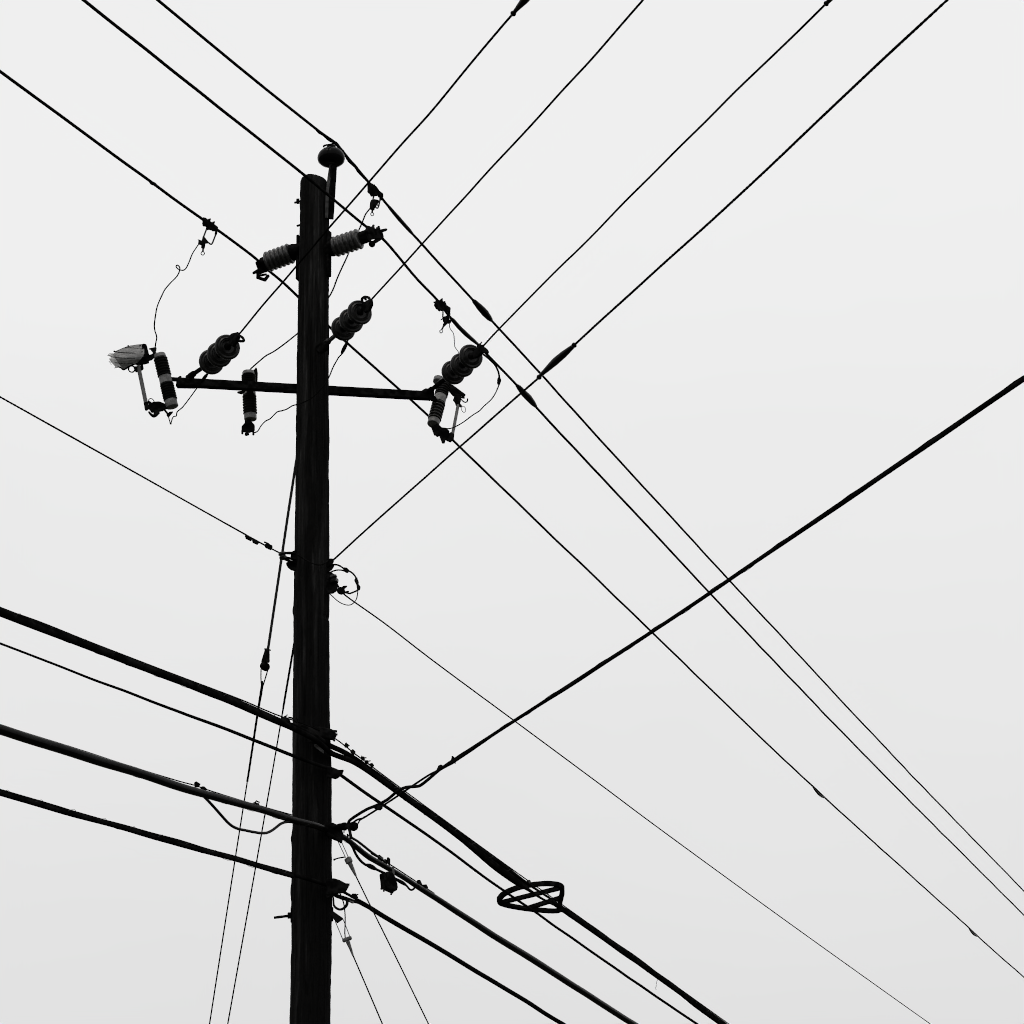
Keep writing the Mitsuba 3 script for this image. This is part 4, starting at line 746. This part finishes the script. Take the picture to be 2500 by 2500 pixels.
for pts, pr in (([(0.2312,0.1532,6.2379),(0.2455,0.1813,6.2401),(0.2426,0.1756,6.2212),(0.2283,0.1476,6.2161)], [[(0.2369,0.1644,6.244),(0.234,0.1588,6.2467)], [(0.2455,0.1813,6.2343),(0.257,0.2038,6.2393)]]), ([(0.2684,0.2263,6.2038),(0.28,0.249,6.2218),(0.2944,0.2774,6.2153),(0.2857,0.2603,6.1932)], [[(0.2944,0.2773,6.2037),(0.306,0.3001,6.1985)]]),
                ([(0.3439,0.3745,6.2049),(0.3586,0.4033,6.2129),(0.3615,0.409,6.2),(0.3468,0.3802,6.189)], [[(0.3586,0.4033,6.21),(0.3763,0.4381,6.2197)], [(0.3469,0.3803,6.2065),(0.344,0.3746,6.2136)]]), ([(0.3703,0.4263,6.1931),(0.3851,0.4553,6.2012),(0.388,0.4611,6.1881),(0.3762,0.4378,6.1817)], [[(0.3881,0.4611,6.2013),(0.4059,0.4961,6.214)]]),
                ([(0.4058,0.4959,6.189),(0.4177,0.5194,6.1999),(0.4267,0.5368,6.1916),(0.4177,0.5192,6.175)], [])):
    strap_clamp(b1, pts, .006, pr)
strap_clamp(b1, [(-0.189,-0.7277,6.1497),(-0.1763,-0.7005,6.1688),(-0.1505,-0.645,6.1743),(-0.1452,-0.6336,6.1611),(-0.1709,-0.6889,6.1447)], .008, [[(-0.1661,-0.6785,6.1808),(-0.1585,-0.6622,6.1981)], [(-0.1506,-0.6453,6.188),(-0.1298,-0.6007,6.1985),(-0.1089,-0.5558,6.2008)], [(-0.1764,-0.7006,6.1742),(-0.1687,-0.6841,6.1846)]])
strap_clamp(b1, [(-0.1193,-0.5782,6.1914),(-0.1037,-0.5447,6.2124),(-0.0931,-0.522,6.208),(-0.1009,-0.5386,6.1865)], .005, [[(-0.1037,-0.5447,6.2096),(-0.0983,-0.5332,6.2019)]])
part(b1, 'tie', tube([(3.0868,5.7135,5.6637),(3.0589,5.6586,5.6136),(3.0572,5.6554,5.5876),(3.048,5.6373,5.559),(3.0577,5.6563,5.5552)], .0018, 5), 'wire_metal')

# thin second cable
b2 = bundle('thin single cable below the thickest upper bundle, passing the wire hoop', [
    (ext([(-1.602,-3.8057,5.6407),(-1.2509,-3.0528,5.712),(-0.8554,-2.2045,5.7923),(-0.501,-1.4445,5.8625),(-0.2845,-0.9804,5.9056),(-0.1274,-0.6435,5.9349),(0.0258,-0.3149,5.9673)] + [(0.1408,-0.0685,5.9933),(0.1882,0.0247,5.9905),(0.4691,0.5758,5.9405),(0.6955,1.0201,5.9039),(1.0196,1.6562,5.8467),(1.4569,2.5146,5.757),(1.7778,3.1444,5.7097),(2.5726,4.7043,5.5689),(3.5511,6.6246,5.4153)], 6, 8),
     [.0058, .0058, .006, .0075, .009, .0105, .011, .0115, .0115, .012, .0115, .011, .011, .0105, .010, .0095, .0095, .0095, .011, .011, .011])], None,
    None)
# third, thick, with drip loop and enclosure
C3 = ext([(-1.5838,-3.7666,5.1923),(-1.2363,-3.0214,5.2667),(-0.7603,-2.0006,5.3626),(-0.6253,-1.7111,5.3948),(-0.4121,-1.254,5.4469),(-0.2992,-1.012,5.4768),(-0.1164,-0.6198,5.513),(0.0277,-0.3109,5.5554)] + [(0.1499,-0.0506,5.5705),(0.225,0.0968,5.5733),(0.3042,0.2522,5.5465),(0.379,0.399,5.5236),(0.4758,0.5889,5.5127),(0.5716,0.7771,5.5002),(0.6912,1.0118,5.4854),(0.8813,1.3849,5.4533),(1.2856,2.1784,5.3851),(1.7259,3.0425,5.3205),(2.7576,5.0674,5.159)], 6, 8)
b3 = bundle('thick glossy cable with a cable loop hanging under it left of the pole', [
    (C3, [.027, .027, .027, .0245, .0235, .023, .023, .023, .022, .020, .018, .018, .019, .019, .019, .018, .021, .024, .026, .026, .026]),
    ([(0.2649,0.2048,5.6026),(0.282,0.2383,5.5995),(0.3077,0.2887,5.5976),(0.3479,0.3678,5.5871),(0.4061,0.4818,5.5689),(0.4561,0.58,5.5579),(0.5036,0.6733,5.5468)], .0085)],
    (ext([(-1.5896,-3.7312,5.2267),(-1.2409,-2.9835,5.3039),(-1.0504,-2.5749,5.3414),(-0.7633,-1.9592,5.4057),(-0.6809,-1.7826,5.4283),(-0.6233,-1.659,5.4375),(-0.4137,-1.2096,5.483),(-0.3053,-0.9771,5.5094),(-0.117,-0.5732,5.5571)], 6, 0), .0035), [(C3, [.0285, .0285, .0285, .026, .025, .024, .024, .024, .023, .021, .019, .019, .020, .020, .020, .019, .022, .025, .0275, .0275, .0275], .36)], mat='cable_gloss')
part(b3, 'messenger_wire', tube([(0.4093,0.5029,5.5611),(0.5462,0.7715,5.5481),(0.7593,1.1898,5.5123),(0.8842,1.4348,5.4912)], .0042, 6), 'wire_metal', True)
strap_clamp(b3, [(-0.6856,-1.7926,5.4406),(-0.6792,-1.7788,5.4493),(-0.6614,-1.7407,5.447),(-0.6677,-1.7543,5.4309),(-0.683,-1.7871,5.4221)], .0055)
strap_clamp(b3, [(-0.6522,-1.721,5.4322),(-0.639,-1.6928,5.4423),(-0.6278,-1.6686,5.4387),(-0.6319,-1.6775,5.4213),(-0.6409,-1.6967,5.4212)], .006, [[(-0.6258,-1.7122,5.422),(-0.6187,-1.697,5.401)]])
strap_clamp(b3, [(-0.3612,-1.0969,5.4968),(-0.3492,-1.0712,5.5086),(-0.3322,-1.0348,5.5102),(-0.3345,-1.0397,5.4985)], .005, [[(-0.3468,-1.0662,5.5125),(-0.3397,-1.0509,5.527)], [(-0.3397,-1.0509,5.5257),(-0.3227,-1.0143,5.5273)], [(-0.3299,-1.0298,5.5168),(-0.315,-0.9978,5.4963),(-0.3123,-0.9922,5.482)]])
strap_clamp(b3, [(0.4565,0.5955,5.5659),(0.4684,0.6189,5.5743),(0.4922,0.6656,5.5681),(0.4892,0.6595,5.5494),(0.4653,0.6128,5.5499)], .006)
strap_clamp(b3, [(0.5041,0.6889,5.5563),(0.5102,0.7008,5.5648),(0.5252,0.7302,5.5602),(0.5221,0.7241,5.5443),(0.5011,0.6829,5.5405)], .006, [[(0.5252,0.7302,5.5602),(0.5402,0.7596,5.5468),(0.5491,0.7771,5.5278)]])
strap_clamp(b3, [(0.5252,0.7303,5.5689),(0.5314,0.7424,5.589),(0.5434,0.7661,5.5859),(0.5432,0.7656,5.554),(0.5312,0.742,5.5543)], .0045)
strap_clamp(b3, [(0.753,1.1772,5.5081),(0.7563,1.1839,5.5272),(0.7723,1.2152,5.5343),(0.7752,1.2209,5.5149),(0.791,1.2519,5.5041),(0.7686,1.208,5.4943)], .005)
strap_clamp(b3, [(0.7975,1.2646,5.5099),(0.82,1.3089,5.5227),(0.8295,1.3274,5.5091),(0.8229,1.3144,5.4943),(0.8037,1.2767,5.4949)], .006)
single('drip_loop', 'slack grey cable loop sagging under the thick cable left of the pole', 'cable',
       tube([(-0.6562,-1.7774,5.3848),(-0.6383,-1.7391,5.3774),(-0.6067,-1.6713,5.3602),(-0.5679,-1.5882,5.3351),(-0.5265,-1.4992,5.3065),(-0.4963,-1.4345,5.2879),(-0.473,-1.3846,5.2809),(-0.445,-1.3246,5.2819),(-0.3981,-1.224,5.2954),(-0.3506,-1.122,5.3103),(-0.3048,-1.0239,5.328),(-0.2732,-0.9561,5.3473),(-0.2464,-0.8986,5.3746),(-0.2194,-0.8407,5.4099),(-0.1922,-0.7823,5.4469),(-0.1671,-0.7286,5.471),(-0.1418,-0.6743,5.4886),(-0.1162,-0.6195,5.4984),(-0.0775,-0.5365,5.5071)], .0086, 12, step=.02), 'cable_gloss', None, True)
# fourth
b4 = bundle('lowest cable crossing the pole from the left edge to the lower right', [
    (ext([(-1.5709,-3.7391,4.8764),(-1.2256,-2.9985,4.9404),(-0.753,-1.9851,5.0356),(-0.4423,-1.3187,5.0985),(-0.1136,-0.6138,5.1587),(0.0294,-0.3072,5.1857)] + [(0.1506,-0.0492,5.2002),(0.225,0.0969,5.1996),(0.2895,0.2234,5.1915),(0.3435,0.3293,5.1868),(0.4154,0.4706,5.1697),(0.6142,0.8607,5.1355),(0.8762,1.3749,5.1005),(1.174,1.9593,5.0529),(1.9908,3.5623,4.9112)], 6, 8), [.0135, .0135, .0135, .0135, .0135, .0135, .0135, .012, .009, .009, .010, .0165, .0165, .0165, .0165, .0165, .0165]),
    (ext([(-1.5664,-3.7708,4.8583),(-1.222,-3.0322,4.9216),(-0.7508,-2.0218,5.0158),(-0.4409,-1.3572,5.078),(-0.1132,-0.6545,5.1388)], 6, 0), .0125)], (ext([(-1.576,-3.702,4.8917),(-0.7555,-1.9424,5.0522),(-0.114,-0.5668,5.1762)], 6, 0), .003),
    [([(-1.5687,-3.7551,4.8689),(-0.7519,-2.0035,5.0263),(-0.1134,-0.6342,5.1487)], .019, .33)])
part(b4, 'cable', tube([(0.1313,-0.1267,5.1503),(0.1694,-0.0519,5.1477),(0.2189,0.0453,5.1526),(0.2663,0.1382,5.1577),(0.317,0.2377,5.1641),(0.3597,0.3215,5.1627),(0.4028,0.4061,5.1586)], [.010, .013, .014, .013, .008, .010, .010], 12), 'cable_jacket', True)
part(b4, 'cable', tube([(0.2466,0.0895,5.1485),(0.2745,0.1443,5.1467),(0.2829,0.1609,5.1488)], [.008, .0075, .006], 10), 'clamp_alloy', True)
strap_clamp(b4, [(0.2705,0.2305,5.2015),(0.279,0.2471,5.2218),(0.2989,0.286,5.2303),(0.3102,0.3083,5.2157),(0.2931,0.2748,5.2029)], .0065, [[(0.2988,0.286,5.2275),(0.3159,0.3195,5.239)]])
single('cable_ring', 'small round cable loop hanging at the right edge of the pole below the lowest bracket', 'cable',
       tube([(0.1256,-0.17,5.1218),(0.1416,-0.17,5.1163),(0.1469,-0.18,5.0844),(0.1496,-0.18,5.0575),(0.1654,-0.19,5.0364),(0.1893,-0.19,5.0268),(0.2131,-0.19,5.0347),(0.2317,-0.19,5.0547),(0.2371,-0.18,5.081),(0.232,-0.17,5.1075)], [.006, .006, .006, .007, .0075, .0075, .0085, .0095, .0095, .0095], 10, step=.012), 'cable_jacket', None, True)

# brackets that hold the cables on the pole
BG = 'cable brackets on the pole'
k = thing('cable_bracket', 'bolted bracket holding the thickest bundle at the right edge of the pole', 'bracket', BG)
part(k, 'jaw', join(blob([(0.0466,-0.2,6.2442),(0.1064,-0.2,6.2327),(0.1282,-0.2,6.227),(0.1554,-0.2,6.1987),(0.1446,-0.2,6.1733),(0.0794,-0.2,6.1819),(0.0387,-0.2,6.1933)], .012), blob([(0.1392,-0.2,6.1733),(0.1501,-0.2,6.1592)], .007), bar((0.0493,-0.2,6.2498), (0.0522,-0.2,6.213), .02, .012), blob([(-0.0567,-0.185,6.2573),(0.025,-0.185,6.2147),(0.1068,-0.185,6.1523),(-0.0019,-0.185,6.1639)], .02)), 'steel_dark')
part(k, 'bolt', tube([(0.1065,-0.2,6.2129),(0.1391,-0.2,6.2214),(0.169,-0.2,6.2227)], [.011, .011, .008], 10), 'steel_galvanized')
part(k, 'bolt', tube([(0.1229,-0.19,6.196),(0.1555,-0.19,6.203),(0.1718,-0.19,6.2044)], [.009, .009, .007], 10), 'steel_dark')
k = thing('cable_bracket', 'wedge shaped bracket where the thin cable leaves the right edge of the pole', 'bracket', BG)
part(k, 'jaw', join(blob([(0.1074,-0.16,5.9878),(0.1345,-0.16,5.9793),(0.1752,-0.16,5.9623),(0.1996,-0.16,5.9482),(0.1753,-0.16,5.9231),(0.159,-0.16,5.9148),(0.1076,-0.16,5.9262)], .009), blob([(0.1779,-0.16,5.9623),(0.2077,-0.16,5.9636),(0.205,-0.16,5.9566),(0.1942,-0.16,5.9427)], .006)), 'steel_dark')
k = thing('cable_bracket', 'dark bracket with a porcelain strut holding the glossy cable on the pole', 'bracket', BG)
part(k, 'jaw', join(blob([(0.1085,-0.16,5.6013),(0.1407,-0.16,5.5984),(0.1622,-0.16,5.5873),(0.1945,-0.16,5.5513),(0.2053,-0.16,5.5128),(0.1785,-0.16,5.4964),(0.1489,-0.16,5.5076),(0.1086,-0.16,5.5408)], .012), blob([(0.1462,-0.17,5.5134),(0.1784,-0.17,5.494),(0.1944,-0.17,5.4802),(0.1998,-0.17,5.4938)], .009), blob([(0.1944,-0.17,5.4774),(0.1998,-0.17,5.5048),(0.1837,-0.17,5.4994)], .008), tube([(0.2159,-0.17,5.5597),(0.2145,-0.17,5.5377)], .004, 6), blob([(0.2375,-0.16,5.5318),(0.2455,-0.16,5.5235),(0.2402,-0.16,5.5126)], .004)), 'steel_dark')
part(k, 'strut', join(lathe([(-.05, .014), (.05, .014), (.07, .02), (.09, .022), (.1, .026), (.118, .027), (.125, .018), (.145, .017), (.15, .024), (.17, .03), (.185, .031), (.2, .024), (.205, 0)], (0.1246,-0.16,5.5847), (0.2894,-0.26,5.5601), 20)), 'steel_dark')
k = thing('cable_bracket', 'lowest dark bolted bracket at the right edge of the pole', 'bracket', BG)
part(k, 'jaw', join(blob([(0.1094,-0.17,5.2273),(0.1494,-0.17,5.227),(0.184,-0.17,5.2159),(0.2053,-0.17,5.2023),(0.2373,-0.17,5.1858),(0.2213,-0.17,5.167),(0.2187,-0.17,5.1508),(0.1788,-0.17,5.1457),(0.1097,-0.17,5.1354)], .01), blob([(0.1097,-0.16,5.1484),(0.1789,-0.16,5.1479),(0.147,-0.16,5.1265),(0.1098,-0.16,5.116)], .009), blob([(0.1893,-0.17,5.2159),(0.208,-0.17,5.2076)], .006)), 'steel_dark')
part(k, 'bolt', tube([(0.2053,-0.17,5.1955),(0.2346,-0.17,5.1953),(0.2519,-0.17,5.1952)], [.009, .008, .0075], 10), 'steel_dark')

# ------------------------------------------------------------------ cable to the right, over the street
sc = thing('communication_cable', 'thick black cable rising to the right edge of the picture from the lower pole', 'cable', CG)
part(sc, 'cable', tube(ext([(0.2596,-0.2838,5.4764),(0.2558,-0.2733,5.5145),(0.2469,-0.2487,5.5563),(0.2438,-0.2403,5.5858),(0.2494,-0.2558,5.5983),(0.2673,-0.305,5.6035),(0.318,-0.4441,5.6031),(0.3604,-0.5606,5.5986),(0.4022,-0.6754,5.5861),(0.441,-0.7821,5.5782),(0.4818,-0.8941,5.5752),(0.5126,-0.979,5.5818),(0.5385,-1.0501,5.5865),(0.5665,-1.1268,5.5817),(0.5941,-1.2027,5.5699),(0.6327,-1.3088,5.5443),(0.6596,-1.3828,5.5269),(0.682,-1.4443,5.527),(0.7176,-1.542,5.5338),(0.7669,-1.6776,5.5462),(0.8047,-1.7813,5.5453),(0.8334,-1.8603,5.5421),(0.8514,-1.9098,5.5446),(1.1423,-2.7088,5.5467),(1.4414,-3.5307,5.5469),(1.8034,-4.5253,5.5468),(2.1493,-5.4756,5.562),(2.5059,-6.4553,5.5782),(2.8117,-7.2955,5.5937)], 0, 5), .0096, 12, step=.05, wob=.004), 'cable_jacket', True)
part(sc, 'messenger_wire', tube(ext([(0.2622,-0.2909,5.5675),(0.28,-0.3399,5.5714),(0.3053,-0.4094,5.5699),(0.3279,-0.4714,5.5581),(0.3676,-0.5806,5.5556),(0.4142,-0.7086,5.5547),(0.4912,-0.9199,5.5538),(0.5453,-1.0688,5.5552),(0.6283,-1.2966,5.558),(0.7178,-1.5427,5.5579),(0.7485,-1.627,5.5526),(0.8325,-1.8579,5.5554),(1.1424,-2.7092,5.5537),(1.4416,-3.5313,5.5542),(1.8037,-4.526,5.5535),(2.1496,-5.4765,5.5698),(2.5063,-6.4565,5.5862),(2.8122,-7.2968,5.602)], 0, 5), .0062, 8, step=.05), 'wire_metal', True)
part(sc, 'grip_tail', tube([(0.2952,-0.3815,5.5362),(0.3078,-0.4162,5.5492),(0.3128,-0.43,5.5565),(0.3279,-0.4714,5.5567),(0.3429,-0.5125,5.5597)], .005, 6), 'wire_metal', True)
part(sc, 'lashing_clamp', join(blob([(0.4046,-0.682,5.575),(0.4192,-0.7221,5.5725),(0.4385,-0.7753,5.5613),(0.4457,-0.7949,5.5455),(0.436,-0.7684,5.5417),(0.4167,-0.7153,5.5583)], .0065), blob([(0.407,-0.6888,5.5813),(0.4168,-0.7155,5.5796)], .007)), 'steel_dark')
part(sc, 'lashing_clamp', blob([(0.7573,-1.651,5.5548),(0.7661,-1.6755,5.571),(0.7748,-1.6993,5.5694),(0.7833,-1.7226,5.5578),(0.7702,-1.6866,5.5475)], .006), 'steel_dark')
part(sc, 'lashing_clamp', join(blob([(0.8304,-1.852,5.5545),(0.8389,-1.8755,5.5593),(0.8349,-1.8643,5.5712),(0.8433,-1.8873,5.5647)], .004), blob([(0.835,-1.8646,5.5787),(0.8412,-1.8817,5.5688)], .004), tube([(0.843,-1.8868,5.5498),(0.8501,-1.9062,5.5268)], .004)), 'steel_dark')
part(sc, 'lashing_wire', helix(ext([(0.8515,-1.91,5.5495),(1.1423,-2.709,5.5502),(1.4415,-3.5309,5.5498),(1.8035,-4.5256,5.5493),(2.1494,-5.4759,5.565),(2.506,-6.4557,5.5809),(2.8119,-7.296,5.597)], 0, 5), .0112, .0016, .62), 'wire_metal', True)

# ------------------------------------------------------------------ snowshoe hoop that stores slack cable
sn = thing('cable_storage_hoop', 'dark flat teardrop hoop with two cross bars clipped to the upper cable bundle', 'cable hoop')
HO = [(1.5347,3.8257,5.97),(1.5549,3.6438,5.97),(1.609,3.4808,5.97),(1.6791,3.3648,5.97),(1.7653,3.2942,5.97),(1.88,3.254,5.97),(1.9625,3.293,5.97),(2.0081,3.3898,5.97),(2.0276,3.5241,5.97),(2.0395,3.7509,5.97),(2.0516,3.9826,5.97),(2.0617,4.1241,5.97),(2.0554,4.2749,5.97),(1.9511,4.2631,5.97),(1.8078,4.1942,5.97),(1.6442,4.07,5.97),(1.5612,3.9578,5.97),(1.5347,3.8257,5.97)]


def band(pts, w, h):
    p = spline(pts, .02)
    up = V(0, 0, 1.0)
    t = np.gradient(p, axis=0)
    t /= np.linalg.norm(t, axis=1, keepdims=True)
    s = np.cross(t, up)
    s /= np.linalg.norm(s, axis=1, keepdims=True)
    rings = [np.stack([q + a * w / 2 * x + b * h / 2 * up for a, b in ((-1, -1), (1, -1), (1, 1), (-1, 1))]) for q, x in zip(p, s)]
    v = np.vstack(rings)
    i, j = np.meshgrid(np.arange(len(p) - 1), np.arange(4), indexing='ij')
    a, b = i * 4 + j, i * 4 + (j + 1) % 4
    f = np.stack([a, b, b + 4, a + 4], -1).reshape(-1, 4)
    return trimesh.Trimesh(v, np.vstack([f[:, [0, 1, 2]], f[:, [0, 2, 3]], [[0, 2, 1], [0, 3, 2]], np.array([[0, 1, 2], [0, 2, 3]]) + len(v) - 4]), process=False)


part(sn, 'rim', band(HO, .034, .036), 'steel_dark', 30)
HB = [(1.5556,3.9726,5.975),(2.0118,3.4268,5.975),(1.7858,4.2165,5.975),(2.038,3.804,5.975)]
part(sn, 'cross_bar', bar(HB[0], HB[1], .04, .032), 'steel_dark', False)
part(sn, 'cross_bar', bar(HB[2], HB[3], .04, .032), 'steel_dark', False)
part(sn, 'stored_cable', tube([(1.6075,3.9911,5.965),(1.7333,4.1211,5.965),(1.8428,4.2042,5.965),(1.9517,4.272,5.965),(2.0292,4.2909,5.965),(2.0646,4.2282,5.965),(2.1261,4.2944,5.965)], .012, 10), 'cable_jacket', True)
part(sn, 'hanger', join(blob([(1.6997,2.9911,5.9343),(1.7193,3.0296,5.943),(1.7267,3.044,5.9298),(1.7069,3.0052,5.9178)], .006), blob([(1.7688,3.1267,5.9056),(1.7806,3.15,5.9075),(1.7763,3.1415,5.8958)], .005), tube([(1.8514,3.2888,5.8953),(1.88,3.3449,5.9126),(1.8961,3.3765,5.9145),(1.9074,3.3986,5.8928),(1.9147,3.413,5.8726)], .003, 6)), 'steel_galvanized')

# ------------------------------------------------------------------ tap enclosure hung under the third cable
en = thing('splice_enclosure', 'small dark box with knobs hanging from the glossy cable right of the pole', 'enclosure')
part(en, 'housing', join(blob([(0.4736,0.337,5.3718),(0.5119,0.4122,5.4002),(0.5416,0.4704,5.4192),(0.5652,0.5167,5.3929),(0.5768,0.5396,5.3527),(0.5797,0.5452,5.3369),(0.5497,0.4863,5.3069),(0.482,0.3534,5.2971)], .012), blob([(0.4762,0.3314,5.3705),(0.476,0.331,5.334),(0.4816,0.342,5.2917)], .008)), 'steel_dark', 25)
part(en, 'lid', blob([(0.4761,0.3418,5.2861),(0.4995,0.3878,5.2963),(0.5436,0.4744,5.2874),(0.5796,0.545,5.3228),(0.5737,0.5335,5.3372),(0.482,0.3534,5.2999)], .008), 'steel_dark', 25)
for q in [(0.4906,0.3703,5.2729),(0.5435,0.4742,5.2733),(0.4731,0.336,5.2792),(0.5525,0.4919,5.2884)]:
    part(en, 'knob', blob([q], .0068), 'steel_dark')
part(en, 'strap', bar((0.5568,0.5003,5.4686), (0.5638,0.514,5.4036), .012, .014), 'clamp_alloy')
part(en, 'port', tube([(0.3728,0.1391,5.3961),(0.3899,0.1727,5.3983),(0.4129,0.2178,5.3976),(0.4302,0.2518,5.3971)], [.010, .0155, .0155, .011], 12), 'cable_jacket', True)
part(en, 'port', tube([(0.5831,0.5519,5.3923),(0.6041,0.5931,5.3902),(0.6312,0.6463,5.388),(0.6494,0.682,5.3845)], [.010, .0125, .0125, .009], 12), 'cable_jacket', True)
part(en, 'feed_cable', tube([(0.2325,-0.1363,5.5047),(0.2546,-0.0927,5.4905),(0.2769,-0.049,5.468),(0.2937,-0.0161,5.4372),(0.3133,0.0224,5.4159),(0.3387,0.0722,5.3999),(0.3642,0.1223,5.3936),(0.3956,0.184,5.3981),(0.436,0.2631,5.3969),(0.5031,0.3948,5.3962)], .0086, 10, step=.02), 'cable_jacket', True)
part(en, 'feed_cable', tube([(0.5772,0.5402,5.3954),(0.6342,0.6523,5.3864),(0.6585,0.6998,5.3799),(0.6766,0.7355,5.3678),(0.6919,0.7655,5.3659),(0.7074,0.7959,5.3784),(0.7231,0.8266,5.3996),(0.7481,0.8757,5.4191)], .0068, 10, step=.02), 'cable_jacket', True)

# ------------------------------------------------------------------ service drops
DG = 'service drops to the lower right'
d1 = thing('service_drop', 'thin wire with grey wedge clamp hanging from the glossy cable bracket', 'wire', DG)
part(d1, 'wedge_clamp', tube([(0.2355,-0.2,5.3675),(0.2382,-0.2,5.3634),(0.2422,-0.2,5.3525),(0.2515,-0.2,5.3334),(0.2529,-0.2,5.3306),(0.2715,-0.2,5.2898),(0.2901,-0.2,5.249),(0.2928,-0.2,5.2435)], [.012, .0225, .024, .0235, .0155, .012, .0068, .004], 20, curve=False), 'clamp_alloy', 50)
part(d1, 'bail', join(tube([(0.1754,-0.2,5.4757),(0.1995,-0.2,5.4236),(0.2262,-0.2,5.3662)], .0027, 6), tube([(0.1994,-0.2,5.47),(0.2208,-0.2,5.4207),(0.2435,-0.2,5.3688)], .0027, 6)), 'wire_metal', True)
part(d1, 'tail', join(tube([(0.1492,-0.16,5.3585),(0.1625,-0.17,5.3655),(0.1864,-0.18,5.3698),(0.221,-0.19,5.3727)], .004, 6), tube([(0.1465,-0.16,5.3653),(0.1625,-0.17,5.3669),(0.1864,-0.18,5.3685)], .003, 6)), 'wire_metal', True)
part(d1, 'strand', tube(ext([(0.2901,-0.2,5.249),(0.3901,-0.22,5.0335),(0.5526,-0.28,4.6822),(0.746,-0.36,4.2557)], 0, 3), .0040, 8), 'wire_metal', True)
d2 = thing('service_drop', 'thin wire with pale wedge clamp on a hook at the right edge of the pole', 'wire', DG)
part(d2, 'wedge_clamp', tube([(0.2381,-0.2,4.8174),(0.2394,-0.2,4.8148),(0.2552,-0.2,4.7748),(0.271,-0.2,4.7297),(0.2749,-0.2,4.719)], [.010, .0135, .0095, .006, .004], 16, curve=False), 'clamp_alloy', 50)
part(d2, 'head', bar((0.2052,-0.2,4.8204), (0.2645,-0.2,4.8411), .03, .024, bevel=.006), 'clamp_alloy', False)
part(d2, 'bail', join(tube([(0.1575,-0.2,4.9567),(0.1628,-0.2,4.9379),(0.184,-0.2,4.8871),(0.2065,-0.2,4.831)], .0027, 6), tube([(0.1918,-0.2,4.9751),(0.2064,-0.2,4.9643),(0.2289,-0.2,4.9107),(0.2539,-0.2,4.8439)], .0027, 6)), 'wire_metal', True)
part(d2, 'tail', tube([(0.1867,-0.17,5.1456),(0.1998,-0.19,5.106),(0.2128,-0.21,5.0639),(0.2195,-0.21,5.0182),(0.2228,-0.2,4.9722),(0.2228,-0.2,4.9294),(0.2202,-0.2,4.8814),(0.2236,-0.2,4.8362)], .004, 6), 'wire_metal', True)
part(d2, 'hook', blob([(0.1314,-0.15,5.0265),(0.1473,-0.15,5.013),(0.1871,-0.15,4.9858),(0.2031,-0.15,4.975),(0.1739,-0.15,4.9537),(0.1633,-0.15,4.9726),(0.1341,-0.15,4.9997)], .007), 'steel_dark')
part(d2, 'strand', tube(ext([(0.2736,-0.2,4.7243),(0.3464,-0.22,4.5486),(0.4576,-0.26,4.276)], 0, 3), .0042, 8), 'wire_metal', True)
